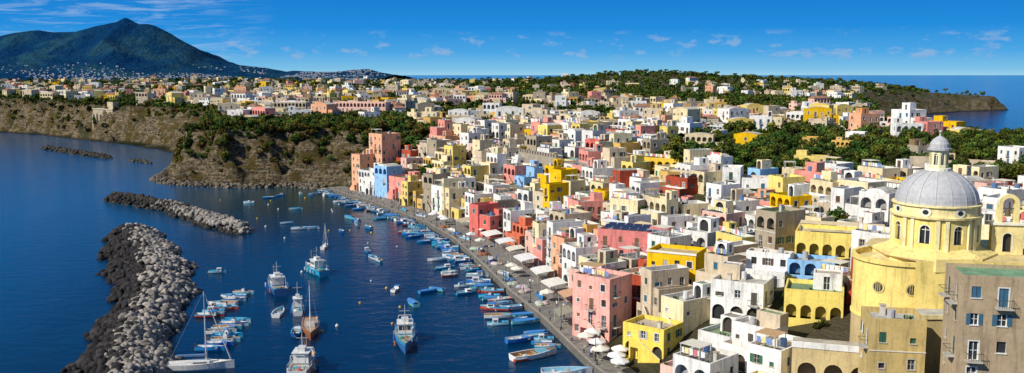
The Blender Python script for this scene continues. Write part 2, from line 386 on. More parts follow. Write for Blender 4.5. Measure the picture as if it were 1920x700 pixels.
def add_ops(r, L, zf, st, sh, fl, face, det):
    ops = []; ncol = max(1, int((L - .6) / r.uniform(2.1, 2.8))); sp = L / ncol
    sc = r.choice(SHUT); fr = r.choice([(.78, .76, .70), (.78, .76, .70), (.5, .45, .36)])
    for f in range(st):
        zb = zf + f * sh
        garch = f == 0 and face == 0 and r.random() < .5
        for c in range(ncol):
            if r.random() < (.12 if face == 0 else .34): continue
            cx = sp * (c + .5) + r.uniform(-.15, .15)
            if garch:
                w = min(sp * .36, 1.2); ops.append(dict(x0=cx - w, x1=cx + w, z0=zb + .02, z1=zb + 2.6, arch=1, kind='dark', sc=r.choice([(.03, .03, .03), (.06, .05, .04), sc]), dep=.5, door=1)); continue
            kind = r.choice(['win', 'win', 'shut', 'shut', 'dark'])
            if (f == 0 and face == 0 and r.random() < .5) or (f > 0 and r.random() < .3):
                o = dict(x0=cx - .5, x1=cx + .5, z0=zb + .06, z1=zb + 2.2, kind=kind if kind != 'dark' else 'shut', sc=sc, fr=fr, door=1, surr=r.random() < .5)
                if f > 0: o['balc'] = 1
            else:
                s2 = r.choice([.42, .5, .5, .35]); hh = 1.3 if s2 > .4 else .7
                o = dict(x0=cx - s2, x1=cx + s2, z0=zb + 1.0, z1=zb + 1.0 + hh, kind=kind if hh > 1 else 'dark', sc=sc if kind != 'dark' else (.03, .03, .035), fr=fr, surr=r.random() < .4, open=(kind == 'win' and r.random() < .4 and sp > 2.2))
            ops.append(o)
    return ops
def volume(mb, r, x0, x1, y0, y1, zb, zf, st, sh, col, roofc, det=2, par=.7, faces=(0, 1, 2, 3), loggia=False):
    zt = zf + st * sh; zp = zt + par
    cor = [(x0, y0), (x1, y0), (x1, y1), (x0, y1)]
    for i in range(4):
        a, b = cor[i], cor[(i + 1) % 4]; L = math.hypot(b[0] - a[0], b[1] - a[1])
        ops = add_ops(r, L, zf, st, sh, 0, i, det) if i in faces and L > 1.6 else []
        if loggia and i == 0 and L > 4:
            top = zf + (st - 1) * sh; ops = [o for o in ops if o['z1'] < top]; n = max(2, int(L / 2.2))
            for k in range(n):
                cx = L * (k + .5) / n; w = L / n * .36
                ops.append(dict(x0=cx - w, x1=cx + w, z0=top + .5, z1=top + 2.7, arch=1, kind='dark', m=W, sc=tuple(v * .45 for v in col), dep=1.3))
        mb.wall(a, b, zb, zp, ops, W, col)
    th = .28; pc = r.choice([col, (.74, .71, .65), col])
    ix = [(x0 + th, y0 + th), (x1 - th, y0 + th), (x1 - th, y1 - th), (x0 + th, y1 - th)]
    for i in range(4):
        j = (i + 1) % 4
        mb.poly([(*cor[i], zp), (*cor[j], zp), (*ix[j], zp), (*ix[i], zp)], W, pc)
        mb.poly([(*ix[j], zt), (*ix[i], zt), (*ix[i], zp), (*ix[j], zp)], W, pc)
    mb.poly([(*ix[0], zt), (*ix[1], zt), (*ix[2], zt), (*ix[3], zt)], R, roofc)
    return zt, zp
def clutter(mb, r, x0, x1, y0, y1, zt, col, det):
    w, d = x1 - x0, y1 - y0
    if w < 2.5 or d < 2.5: return
    k = r.random()
    if k < .45:
        hw = r.uniform(2, min(4.5, w * .6)); hd = r.uniform(2, min(4, d * .6)); hx = r.choice([x0 + .01, x1 - hw - .01, (x0 + x1 - hw) / 2]); hy = y1 - hd - .01
        c = r.choice([col, WHITE, CREAM, col, BEI])
        volume(mb, r, hx, hx + hw, hy, hy + hd, zt, zt, 1, r.uniform(2.2, 2.8), c, r.choice(ROOFS), 1, .2, faces=(0, 1, 3))
    elif k < .64 and det > 1:
        px0 = x0 + .5; px1 = min(x1 - .4, px0 + r.uniform(2.5, 4)); py0 = y0 + .5; py1 = min(y1 - .4, py0 + 3)
        for a in (px0, px1):
            for b in (py0, py1): mb.box(a - .06, a + .06, b - .06, b + .06, zt, zt + 2.3, T, (.5, .47, .42))
        n = 8; pc = r.choice([(.45, .3, .16), (.6, .58, .5)])
        for q in range(n + 1):
            yy = py0 + (py1 - py0) * q / n; mb.box(px0 - .2, px1 + .2, yy - .05, yy + .05, zt + 2.3, zt + 2.4, T, pc)
    elif k < .72:
        n = 8; rr = (w - 1) / 2; cx = (x0 + x1) / 2
        pts = [(cx - rr * math.cos(math.pi * q / n), zt + .1 + 1.3 * math.sin(math.pi * q / n)) for q in range(n + 1)]
        for q in range(n):
            mb.poly([(pts[q][0], y0 + .5, pts[q][1]), (pts[q][0], y1 - .5, pts[q][1]), (pts[q + 1][0], y1 - .5, pts[q + 1][1]), (pts[q + 1][0], y0 + .5, pts[q + 1][1])][::-1], R, (.6, .57, .5))
        mb.poly([(a, y0 + .5, b) for a, b in pts], W, WHITE); mb.poly([(a, y1 - .5, b) for a, b in pts], W, WHITE)
    elif k < .8 and det > 1:
        px0, px1 = x0 + .4, x1 - .4; py0, py1 = y0 + .4, min(y1 - .4, y0 + 3)
        for a in (px0, px1):
            for b in (py0, py1): mb.tube((a, b, zt), (a, b, zt + 2.2), .04, .04, 4, T, (.6, .6, .6))
        c = r.choice([(.8, .78, .7), (.75, .6, .35), (.3, .45, .3), (.8, .8, .78)])
        mb.poly([(px0, py0, zt + 2.1), (px1, py0, zt + 2.1), (px1, py1, zt + 2.35), (px0, py1, zt + 2.35)], T, c)
    if r.random() < .5:
        cx, cy = r.uniform(x0 + 1, x1 - 1), r.uniform(y0 + 1, y1 - 1); mb.box(cx - .3, cx + .3, cy - .3, cy + .3, zt, zt + 1.3, W, (.6, .56, .5)); mb.box(cx - .4, cx + .4, cy - .4, cy + .4, zt + 1.3, zt + 1.42, W, (.5, .4, .3))
    if r.random() < .35 and det > 1:
        cx, cy = r.uniform(x0 + 1, x1 - 1), r.uniform(y0 + 1, y1 - 1); mb.tube((cx, cy, zt + .3), (cx, cy, zt + 1.5), .5, .5, 10, T, r.choice([(.7, .7, .7), (.1, .2, .4), (.45, .45, .45)]))
        mb.box(cx - .5, cx + .5, cy - .5, cy + .5, zt, zt + .3, W, (.5, .48, .44))
    if r.random() < .45 and det > 1:
        cx, cy = r.uniform(x0 + 1, x1 - 1), r.uniform(y0 + 1, y1 - 1); mb.tube((cx, cy, zt), (cx, cy, zt + 3.2), .03, .02, 4, T, (.3, .3, .3))
        for q in range(4): mb.box(cx - .5 + .06 * q, cx + .5 - .06 * q, cy - .015, cy + .015, zt + 2.5 + q * .2, zt + 2.53 + q * .2, T, (.4, .4, .4))
    if det > 1:
        for q in range(r.choice([0, 1, 2, 3, 4])):
            cx, cy = r.uniform(x0 + .3, x1 - .3), y0 + .35 + r.random() * .3
            mb.lathe([(.16, 0 + zt), (.24, zt + .35)], 6, cx, cy, T, (.45, .2, .1))
            for b in range(7):
                a = r.uniform(0, 6.28); l = r.uniform(.25, .5); h = zt + .4 + r.uniform(.1, .6)
                mb.poly([(cx, cy, zt + .35), (cx + l * math.cos(a), cy + l * math.sin(a), h), (cx + l * math.cos(a + .7) * .8, cy + l * math.sin(a + .7) * .8, h + .15)], T, (.05, .11, .03))
    if r.random() < .25 and det > 1:
        yy = y0 + .6
        mb.tube((x0 + .4, yy, zt), (x0 + .4, yy, zt + 1.9), .03, .03, 4, T, (.3, .3, .3)); mb.tube((x1 - .4, yy, zt), (x1 - .4, yy, zt + 1.9), .03, .03, 4, T, (.3, .3, .3))
        xx = x0 + .6
        while xx < x1 - 1.2:
            ww = r.uniform(.4, .9); mb.poly([(xx, yy, zt + 1.85), (xx + ww, yy, zt + 1.85), (xx + ww, yy + .05, zt + r.uniform(.8, 1.1)), (xx, yy + .05, zt + r.uniform(.8, 1.1))], T, r.choice([(.8, .8, .8), (.8, .8, .78), (.2, .3, .6), (.7, .2, .2), (.8, .7, .3)])); xx += ww + .12
def stairs(mb, r, w, sh, col):
    n = 12; x0 = -w / 2 + .05; run = min(w * .55, 4.2); dpt = 1.15
    sg = r.choice([1, -1])
    X = lambda a: a * sg
    for q in range(n):
        a, b = x0 + run * q / n, x0 + run * (q + 1) / n
        mb.box(min(X(a), X(b)), max(X(a), X(b)), -dpt, -.004, -1.5, sh * (q + 1) / n, W, col, top=(R, (.5, .47, .42)), bot=False)
    a, b = x0 + run, min(x0 + run + 1.8, w / 2 - .05)
    mb.box(min(X(a), X(b)), max(X(a), X(b)), -dpt, -.004, sh - .5, sh, W, col, top=(R, (.5, .47, .42)))
    mb.box(min(X(b - .3), X(b)), max(X(b - .3), X(b)), -dpt, -.004, -1.5, sh - .5, W, col)
    lo, hi = x0, x0 + run
    mb.poly([(X(lo), -dpt - .003, .9), (X(hi), -dpt - .003, sh + .9), (X(hi), -dpt - .003, sh - .1), (X(lo), -dpt - .003, -.1)], W, col)
    mb.poly([(X(lo), -dpt + .2, .9), (X(hi), -dpt + .2, sh + .9), (X(hi), -dpt - .003, sh + .9), (X(lo), -dpt - .003, .9)], W, WHITE)
    mb.box(min(X(a), X(b)), max(X(a), X(b)), -dpt, -dpt + .15, sh + .002, sh + .9, W, col)
def cname(c):
    d = {'white_house': WHITE, 'cream_house': CREAM, 'yellow_house': PYEL, 'bright_yellow_house': YEL, 'ochre_house': OCH, 'pink_house': PINK, 'rose_house': ROSE, 'salmon_house': SALM, 'blue_house': BLUE, 'beige_house': BEI, 'stone_house': STONE, 'red_house': REDB, 'pale_pink_house': LPINK}
    return min(d, key=lambda k: sum((a - b) ** 2 for a, b in zip(d[k], c)))
FOOT = []
def rect(cx, cy, w, d, th):
    c, s = math.cos(th), math.sin(th)
    return [(cx + x * c - y * s, cy + x * s + y * c) for x, y in ((-w / 2, 0), (w / 2, 0), (w / 2, d), (-w / 2, d))]
def overlap(A, B, sh=.86):
    def shrink(P):
        mx = sum(p[0] for p in P) / 4; my = sum(p[1] for p in P) / 4
        return [(mx + (p[0] - mx) * sh, my + (p[1] - my) * sh) for p in P]
    A = shrink(A)
    for P in (A, B):
        for i in range(4):
            ex, ey = P[(i + 1) % 4][0] - P[i][0], P[(i + 1) % 4][1] - P[i][1]; ax, ay = -ey, ex
            a = [p[0] * ax + p[1] * ay for p in A]; b = [p[0] * ax + p[1] * ay for p in B]
            if max(a) < min(b) or max(b) < min(a): return False
    return True
def free(rc):
    cx = rc[0][0]; cy = rc[0][1]
    for f in FOOT:
        if abs(f[0][0] - cx) < 36 and abs(f[0][1] - cy) < 36 and overlap(rc, f): return False
    return True
def house(x, y, w, d, th, col, st=None, ztop=None, sh=3.0, name=None, roofc=None, seed=None, det=2, extra=None, loggia=None, setback=None, par=.7, clut=True, stair=None):
    r = random.Random(seed if seed is not None else rng.random())
    rc = rect(x, y, w, d, th); FOOT.append(rc)
    hs = [h1(*p) for p in rc]; zf = max(1.4, (hs[0] + hs[1]) / 2 + .1); zmin = min(min(hs), zf) - 1.2
    if ztop is not None: st = max(1, round((ztop - zf) / sh)); sh = (ztop - zf) / st
    mb = MB(); roofc = roofc or r.choice(ROOFS)
    zmin -= zf; z0 = zf; zf = 0.0
    if setback is None: setback = r.random() < .45 and st > 1 and d > 6
    lg = (r.random() < .26) if loggia is None else loggia
    if setback:
        if r.random() < .5:
            d1 = r.uniform(.35, .55) * d
            volume(mb, r, -w / 2, w / 2, 0, d1, zmin, zf, st - 1, sh, col, roofc, det, .8)
            zt, zp = volume(mb, r, -w / 2 + .004, w / 2 - .004, d1, d, zmin, zf, st, sh, col if r.random() < .7 else r.choice([WHITE, CREAM, col]), r.choice(ROOFS), det, par, loggia=lg)
            if clut: clutter(mb, r, -w / 2, w / 2, d1, d, zt, col, det)
        else:
            xm = r.uniform(-.15, .2) * w; sg = r.choice([1, -1]); c2 = col if r.random() < .6 else r.choice([WHITE, CREAM, BEI, col])
            a = (-w / 2, xm) if sg > 0 else (xm, w / 2); b = (xm, w / 2) if sg > 0 else (-w / 2, xm)
            volume(mb, r, a[0], a[1], .5, d, zmin, zf, st - 1, sh, c2, roofc, det, .8)
            zt, zp = volume(mb, r, b[0], b[1], 0, d, zmin, zf, st, sh, col, r.choice(ROOFS), det, par, loggia=lg)
            if clut: clutter(mb, r, a[0] + .3, a[1] - .3, .8, d - .3, (st - 1) * sh, col, det)
    else:
        zt, zp = volume(mb, r, -w / 2, w / 2, 0, d, zmin, zf, st, sh, col, roofc, det, par, loggia=lg)
        if clut: clutter(mb, r, -w / 2 + .3, w / 2 - .3, .3, d - .3, zt, col, det)
        if r.random() < .3:
            for f in range(1, st): mb.box(-w / 2 - .06, w / 2 + .06, -.08, -.002, zf + f * sh - .12, zf + f * sh, T, (.7, .66, .58))
    if (stair if stair is not None else r.random() < .28) and st > 1: stairs(mb, r, w, sh, col)
    if extra: extra(mb, w, d, zt)
    return mb.obj(name or cname(col), MATS, (x, y, z0), th)

def solar(mb, w, d, zt):
    for i in range(5):
        for j in range(2):
            x = -w / 2 + 1 + i * 2.; y = 1 + j * 2.6
            mb.poly([(x, y, zt + .9), (x + 1.8, y, zt + .9), (x + 1.8, y + 1.9, zt + 1.5), (x, y + 1.9, zt + 1.5)], G, (.02, .035, .09))
            mb.poly([(x, y, zt + .87), (x, y + 1.9, zt + 1.47), (x + 1.8, y + 1.9, zt + 1.47), (x + 1.8, y, zt + .87)], T, (.5, .5, .5))
            mb.tube((x + .9, y + 1.7, zt), (x + .9, y + 1.7, zt + 1.4), .04, .04, 4, T, (.4, .4, .4))
def whitetop(mb, w, d, zt): mb.box(-w / 2 - .15, w / 2 + .15, -.15, -.003, zt + .3, zt + .69, T, (.82, .8, .74)); mb.box(-w / 2 - .15, -w / 2 - .003, 0, d, zt + .3, zt + .69, T, (.82, .8, .74))
D = math.radians
LM = [
 (14.5, 163, 8.5, 7, -42, (.87, .44, .37), 12.6, 'pink_harbour_house', dict(roofc=(.6, .4, .33), setback=False, loggia=False)),
 (23, 170, 7, 8, -50, REDB, 11.5, 'red_harbour_house', {}),
 (30, 168, 9.5, 7, -28, YEL, 16.2, 'bright_yellow_house', dict(setback=False, loggia=False, roofc=(.55, .45, .25), clut=False, extra=whitetop)),
 (26, 199, 14.5, 9, -25, (.70, .23, .21), 14.8, 'rose_house_with_solar_panels', dict(extra=solar, setback=False, clut=False, roofc=(.35, .35, .4), loggia=False)),
 (43, 238, 11, 9, -40, PINK, 14.5, 'pink_house', {}),
 (-10, 270, 9.5, 8, -50, ROSE, 10.3, 'rose_harbour_house', {}),
 (8.5, 270, 8, 8, -50, YEL, 17, 'bright_yellow_house', dict(loggia=True)),
 (15, 284, 9, 7, -50, YEL, 19.5, 'bright_yellow_house', dict(roofc=(.2, .3, .16))),
 (47, 287, 13, 9, -35, (.84, .56, .06), 23, 'bright_yellow_house', {}),
 (0, 256, 9, 7, -62, (.66, .17, .09), 6.5, 'coral_arched_house', dict(loggia=True)),
 (-58, 384, 9, 10, -45, SALM, 24.5, 'tall_pink_tower_house', dict(setback=False)),
 (-66, 381, 6, 9, -45, SALM, 16, 'tall_pink_tower_house', dict(setback=False)),
 (-45, 352, 11, 8, -48, PINK, 9.6, 'pink_house', dict(roofc=(.2, .3, .16), setback=False)),
 (-20, 405, 19, 9, -22, LPINK, 23.6, 'long_pink_house', dict(setback=False, roofc=(.6, .4, .35))),
 (-1, 408, 13, 9, -18, PINK, 24.4, 'pink_house', {}),
 (-27, 352, 9, 8, -45, YEL, 13.2, 'bright_yellow_house', dict(roofc=(.2, .3, .16))),
 (61.5, 196, 8, 8, -28, REDB, 17.5, 'red_house', {}),
 (72, 198, 11, 9, -20, PYEL, 23.5, 'yellow_house', {}),
 (60, 163, 16, 9, -22, (.88, .68, .18), 20.5, 'yellow_arcaded_house', dict(loggia=True, setback=False, roofc=(.7, .6, .35))),
 (53, 158, 8, 6, -22, BLUE, 16.5, 'blue_arcaded_house', dict(loggia=True, setback=False)),
 (48, 141, 9, 8, -20, (.88, .70, .18), 15.2, 'yellow_house', dict(roofc=(.2, .3, .16))),
 (27.5, 240, 9, 8, -40, WHITE, 15.8, 'white_house', dict(roofc=(.13, .25, .12))),
 (64, 246, 13, 8, -20, WHITE, 24, 'white_villa', {}),
 (80, 238, 15, 8, -10, WHITE, 24.2, 'white_villa', {}),
 (57.5, 97.5, 15, 7, -12, (.46, .35, .22), 27.4, 'weathered_brown_house', dict(seed=5, roofc=(.2, .36, .2), setback=False, clut=False, par=.4, loggia=False, stair=False)),
 (47.3, 108, 6.5, 6, -10, (.56, .42, .17), 19.6, 'weathered_yellow_house', dict(setback=False, loggia=False, stair=False, roofc=(.5, .5, .47))),
 (22, 148, 8, 6.5, -40, (.88, .66, .12), 7.5, 'yellow_stair_house', dict(stair=True, loggia=False, setback=False)),
 (38, 150, 9, 7, -30, WHITE, 14.6, 'white_terrace_house', dict(loggia=False)),
 (45, 160, 8, 7, -30, (.8, .8, .78), 17, 'white_terrace_house', {}),
 (-92, 545, 34, 10, -12, LPINK, 33, 'long_pink_palace', dict(setback=False, clut=False, loggia=True)),
 (-132, 540, 20, 11, -8, (.5, .42, .3), 33, 'stone_villa', dict(setback=False, loggia=True)),
]
for i, (x, y, w, d, dg, col, zt, nm, kw) in enumerate(LM):
    kw = dict(kw); sd_ = kw.pop('seed', 100 + i); house(x, y, w, d, D(dg), col, ztop=zt, name=nm, seed=sd_, **kw)
CH = (60.5, 128.)
FOOT.append([(49, 114), (80, 114), (80, 140), (49, 140)])
FOOT.append([(36, 117), (50, 114), (52, 121), (38, 124)])

VAL = np.array([(46, 300), (56, 268), (72, 254), (110, 246), (165, 240), (240, 244), (240, 370), (150, 352), (75, 360), (48, 335)])
def inpoly(x, y, P):
    r = False; n = len(P)
    for i in range(n):
        a = P[i]; b = P[(i + 1) % n]
        if (a[1] > y) != (b[1] > y) and x < a[0] + (y - a[1]) * (b[0] - a[0]) / (b[1] - a[1]): r = not r
    return r
count = 0
for k in range(15):
    s = 25.0 + rng.uniform(0, 4)
    while s < QL - 22:
        x, y, tx, ty, nx_, ny_ = qpt(s); w = rng.uniform(4.8, 9.0); d = rng.uniform(6.0, 8.4)
        dd = pwid(y) + .8 + k * 8.2 + rng.uniform(-1.0, 1.4) + (0 if y > 175 else 1.5)
        fx, fy = x + nx_ * dd, y + ny_ * dd
        if fy > 395 or fy < 98: s += w; continue
        th = math.atan2(-nx_, ny_) + rng.uniform(-.17, .17) + (.33 if fy < 200 else .2 if fy < 260 else .1)
        rc = rect(fx, fy, w, d, th)
        if inpoly(fx, fy, VAL) or abs(fx) > .64 * fy + 14 or not free(rc) or rng.random() < .05:
            s += 2.2; continue
        st = rng.choice([3, 3, 4, 2, 3]) if k == 0 else rng.choice([1, 2, 2, 3, 2]) if k < 6 else rng.choice([1, 1, 2, 2])
        if fy < 150: st = rng.choice([1, 2, 2])
        if fx < -48 and k > 0: s += w; continue
        ob = house(fx, fy, w, d, th, pick(rng), st=st, sh=rng.uniform(2.7, 3.3)); count += 1
        s += w * rng.choice([.96, .98, 1.0, 1.06])
print('rows', count)

protos = []
for i in range(48):
    r = random.Random(900 + i); mb = MB(); w = r.uniform(6, 13); d = r.uniform(6, 10); st = r.choice([1, 2, 2, 3])
    one = (1, 1, 1)
    zt, zp = volume(mb, r, -w / 2, w / 2, 0, d, -5, 0, st, r.uniform(2.9, 3.3), one, r.choice(ROOFS), 1, .6, loggia=r.random() < .25)
    if r.random() < .5: volume(mb, r, w / 2 + .003, w / 2 + r.uniform(3, 7), .8, d - .8, -5, 0, max(1, st - 1), 3.0, one, r.choice(ROOFS), 1, .5)
    k = r.random()
    if k < .15:
        rc = (.36, .18, .11); e = .4; z = zp + .02; h = 1.6
        mb.poly([(-w / 2 - e, -e, z), (w / 2 + e, -e, z), (w / 2 - 2, d / 2, z + h), (-w / 2 + 2, d / 2, z + h)], R, rc)
        mb.poly([(w / 2 + e, d + e, z), (-w / 2 - e, d + e, z), (-w / 2 + 2, d / 2, z + h), (w / 2 - 2, d / 2, z + h)], R, rc)
        mb.poly([(w / 2 + e, -e, z), (w / 2 + e, d + e, z), (w / 2 - 2, d / 2, z + h)], R, rc); mb.poly([(-w / 2 - e, d + e, z), (-w / 2 - e, -e, z), (-w / 2 + 2, d / 2, z + h)], R, rc)
    else: clutter(mb, r, -w / 2 + .3, w / 2 - .3, .3, d - .3, zt, one, 1)
    protos.append((mb.mesh('island_house', MATS), w, d))
def vegd(x, y):
    v = 0
    if inpoly(x, y, VAL): v = 1
    v = max(v, 1.1 - (((x - 15) / 85) ** 2 + ((y - 600) / 60) ** 2))
    v = max(v, 1.0 - (((x - 190) / 110) ** 2 + ((y - 650) / 60) ** 2))
    v = max(v, .95 * (1 - (((x + 60) / 110) ** 2 + ((y - 1050) / 90) ** 2)))
    v = max(v, 1.3 - (((x - 200) / 150) ** 2 + ((y - 1370) / 150) ** 2))
    v = max(v, 1.3 - (((x - 430) / 170) ** 2 + ((y - 1390) / 140) ** 2))
    v = max(v, 1.1 - (((x + 110) / 70) ** 2 + ((y - 440) / 42) ** 2))
    v = max(v, 1.3 - (((x - 560) / 150) ** 2 + ((y - 1250) / 130) ** 2))
    n = mnoise.noise(Vector((x * .012, y * .008, 3.3)))
    q = .5 + n * 1.2 if n > .0 else 0
    if x < -50 and 490 < y < 1300: q *= .45
    return max(v, q)
cells = []; y = 250.
while y < 1760:
    st = 12.5 if y < 700 else 15 if y < 950 else 21 if y < 1300 else 30
    xm = .64 * y + 60
    for x in np.arange(-xm, xm, st): cells.append((x + rng.uniform(-.3, .3) * st, y + rng.uniform(-.3, .3) * st, st))
    y += st * (1.0 if y < 900 else 1.15)
cx = np.array([c[0] for c in cells]); cy = np.array([c[1] for c in cells])
cd, cpar = coast(cx, cy); chh = height(cx, cy)
nh = 0
for (x, y, st), d, pr, z in zip(cells, cd, cpar, chh):
    clf = pr[2] > .5; fl = pr[0]; rw = pr[1]
    if clf and d < fl + rw * .9 + 6: continue
    inv = inpoly(x, y, VAL)
    if not clf and d < 88 and y < 400 and not inv: continue
    v = vegd(x, y)
    if inv:
        if rng.random() < .86: continue
    elif v > rng.uniform(.12, .62): continue
    if rng.random() < .12: continue
    if y > 900 and rng.random() < (y - 800) / (1300 if x > -100 else 2200): continue
    if z > 42 and rng.random() < .6: continue
    me, w, dp = rng.choice(protos); th = math.radians(rng.choice([-25, -35, 20, -60, -10, 5])) + rng.uniform(-.2, .2)
    rc = rect(x, y, w * .85, dp * .85, th)
    if y < 700 and not free(rc): continue
    if y < 700: FOOT.append(rc)
    zz = float(height(np.array([p[0] for p in rc]), np.array([p[1] for p in rc])).max())
    c = pick(rng, PALF); ob = bpy.data.objects.new(cname(c), me); COL.objects.link(ob)
    ob.location = (x, y, zz - .3); ob.rotation_euler = (0, 0, th); ob.color = (*c, 1)
    sc = rng.uniform(.78, 1.05) * (.8 if inv else 1); ob.scale = (sc, sc, sc * rng.uniform(.85, 1.1)); nh += 1
print('houses', nh)
mb = MB(); sc_ = (.44, .37, .25)
mb.box(-16, 16, 0, 6, -2, 21, W, sc_, bot=False)
for q in range(6): mb.box(-15 + q * 5.6, -13.6 + q * 5.6, -1.4, -.003, -2, 17, W, (.48, .41, .29), bot=False)
mb.box(-16.3, 16.3, -.4, 6.3, 21.003, 21.8, W, (.5, .44, .33)); mb.box(6, 15, 1, 6, 21.8, 27, W, (.55, .45, .3))
mb.obj('buttressed_stone_wall', MATS, (-318, 706, 2), D(-40))

# ------------------------------------------------------------------ church
def church():
    mb = MB(); Yc = (.88, .69, .22); Yd = (.84, .60, .16); Wt = (.85, .81, .65); Gy = (.47, .47, .48)
    zb = 5; zt = 25.6
    mb.wall((-6, -7.5), (9.5, -9), zb, zt, [dict(x0=9, x1=10.4, z0=20, z1=22.4, arch=1, kind='glass', fr=Wt, dep=.3)], W, Yc)
    mb.wall((9.5, -9), (17, 9), zb, zt, [], W, Yd); mb.wall((17, 9), (-5, 11), zb, zt, [], W, Yd)
    mb.poly([(-6, -7.5, zt), (9.5, -9, zt), (17, 9, zt), (-5, 11, zt), (-8, 6, zt), (-8.5, -3, zt)], R, (.78, .62, .28))
    a0, a1 = math.radians(75), math.radians(300)
    mb.lathe([(6.6, 4), (6.6, 16)], 36, -5.2, -.5, W, (.58, .44, .22), a0, a1)
    mb.lathe([(6.6, 16), (6.75, 16.02), (6.75, 16.4), (6.6, 16.42), (6.6, 24.6), (6.9, 24.62), (6.9, 25.2), (6.3, 25.25), (6.3, 24.4)], 36, -5.2, -.5, W, Yc, a0, a1)
    mb.lathe([(6.3, 24.4), (3, 25.2), (0.01, 25.8)], 36, -5.2, -.5, R, (.80, .64, .28), a0, a1)
    for ang in (222, 262):
        a = math.radians(ang); ca, sa = math.cos(a), math.sin(a); c0 = (-5.2 + 6.66 * ca, -.5 + 6.66 * sa); tx, ty = -sa, ca
        for rr, cc, o in ((.95, (.7, .55, .2), .02), (.7, (.05, .045, .04), .05)):
            mb.poly([(c0[0] + ca * o + tx * rr * math.cos(q * math.pi / 8), c0[1] + sa * o + ty * rr * math.cos(q * math.pi / 8), 21.2 + rr * math.sin(q * math.pi / 8)) for q in range(16)], T, cc)
        for q in (-.3, 0, .3):
            mb.poly([(c0[0] + ca * .08 + tx * (q - .04), c0[1] + sa * .08 + ty * (q - .04), 20.6), (c0[0] + ca * .08 + tx * (q + .04), c0[1] + sa * .08 + ty * (q + .04), 20.6), (c0[0] + ca * .08 + tx * (q + .04), c0[1] + sa * .08 + ty * (q + .04), 21.8), (c0[0] + ca * .08 + tx * (q - .04), c0[1] + sa * .08 + ty * (q - .04), 21.8)], T, (.7, .55, .2))
    mb.lathe([(8.6, 24), (8.6, 25.9), (8.3, 26.0), (6.6, 26.6), (6.2, 26.9)], 8, 0, 0, W, (.84, .67, .26), math.pi / 8, 2 * math.pi + math.pi / 8)
    n = 16; Rr = 6.0
    for k in range(n):
        b0 = 2 * math.pi * (k - .5) / n - math.pi / 2 + .12; b1 = b0 + 2 * math.pi / n
        p0 = (Rr * math.cos(b0), Rr * math.sin(b0)); p1 = (Rr * math.cos(b1), Rr * math.sin(b1)); L = math.hypot(p1[0] - p0[0], p1[1] - p0[1])
        ops = [dict(x0=L / 2 - .68, x1=L / 2 + .68, z0=27.6, z1=30.3, arch=1, kind='glass', fr=Wt, dep=.35)] if k % 2 == 0 else []
        mb.wall(p0, p1, 26.3, 31.4, ops, W, Yc)
        bm = (b0 + b1) / 2; ca, sa = math.cos(bm), math.sin(bm); tx, ty = -sa, ca
        if k % 2:
            for off in (-.62, .62):
                q = []; r0 = Rr * math.cos(math.pi / n)
                for (aa, rr) in ((-.27, r0 - .1), (.27, r0 - .1), (.27, r0 + .28), (-.27, r0 + .28)): q.append((rr * ca + tx * (off + aa), rr * sa + ty * (off + aa)))
                for i in range(4):
                    j = (i + 1) % 4; mb.poly([(*q[i], 26.6), (*q[j], 26.6), (*q[j], 31.2), (*q[i], 31.2)], W, (.87, .77, .42))
                mb.poly([(*q[i], 31.2) for i in range(4)], W, Wt)
        else:
            r0 = Rr * math.cos(math.pi / n) + .14
            for rr, cc, o, m in ((.78, Wt, .02, T), (.42, (.03, .035, .04), .05, G)):
                mb.poly([((r0 + o) * ca + tx * rr * math.cos(q * math.pi / 8), (r0 + o) * sa + ty * rr * math.cos(q * math.pi / 8), 32.25 + rr * .85 * math.sin(q * math.pi / 8)) for q in range(16)], m, cc)
    mb.lathe([(6.0, 31.2), (6.4, 31.25), (6.45, 31.55), (6.0, 31.6), (5.95, 32.9), (6.25, 32.95), (6.25, 33.15), (5.75, 33.2)], 32, 0, 0, W, (.87, .74, .36))
    prof = [(5.75 * math.cos(t * math.pi / 2 / 12), 33.2 + 4.9 * math.sin(t * math.pi / 2 / 12)) for t in range(12)]
    mb.lathe(prof + [(.9, 38.1)], 48, 0, 0, T, Gy)
    for k in range(16):
        a = 2 * math.pi * (k + .5) / 16 + .12
        for t in range(11):
            (r0, z0), (r1, z1) = prof[t], prof[t + 1]; ca, sa = math.cos(a), math.sin(a); wv = .10
            P = lambda r, z, o: ((r + .06) * ca - sa * o, (r + .06) * sa + ca * o, z + .05)
            mb.poly([P(r0, z0, -wv), P(r0, z0, wv), P(r1, z1, wv * .8), P(r1, z1, -wv * .8)], T, (.52, .52, .51))
            mb.poly([P(r0 - .15, z0, -wv - .02), P(r0, z0, -wv), P(r1, z1, -wv * .8), P(r1 - .15, z1, -wv * .8)], T, (.4, .4, .4))
            mb.poly([P(r0, z0, wv), P(r0 - .15, z0, wv + .02), P(r1 - .15, z1, wv * .8), P(r1, z1, wv * .8)], T, (.4, .4, .4))
    mb.lathe([(1.75, 37.9), (1.75, 38.3), (1.4, 38.35)], 16, 0, 0, T, Wt)
    for k in range(8):
        b0 = 2 * math.pi * (k - .5) / 8; b1 = b0 + 2 * math.pi / 8; p0 = (1.3 * math.cos(b0), 1.3 * math.sin(b0)); p1 = (1.3 * math.cos(b1), 1.3 * math.sin(b1)); L = math.hypot(p1[0] - p0[0], p1[1] - p0[1])
        mb.wall(p0, p1, 38.3, 41.0, [dict(x0=L / 2 - .27, x1=L / 2 + .27, z0=38.8, z1=40.5, arch=1, kind='glass', fr=Wt, dep=.2)], W, (.86, .78, .46))
    mb.lathe([(1.3, 40.9), (1.65, 40.95), (1.65, 41.25), (1.4, 41.3), (1.35, 41.9), (1.0, 42.5), (.5, 42.9), (.14, 43.1), (.1, 43.5), (.25, 43.7), (.01, 44.0)], 16, 0, 0, T, Gy)
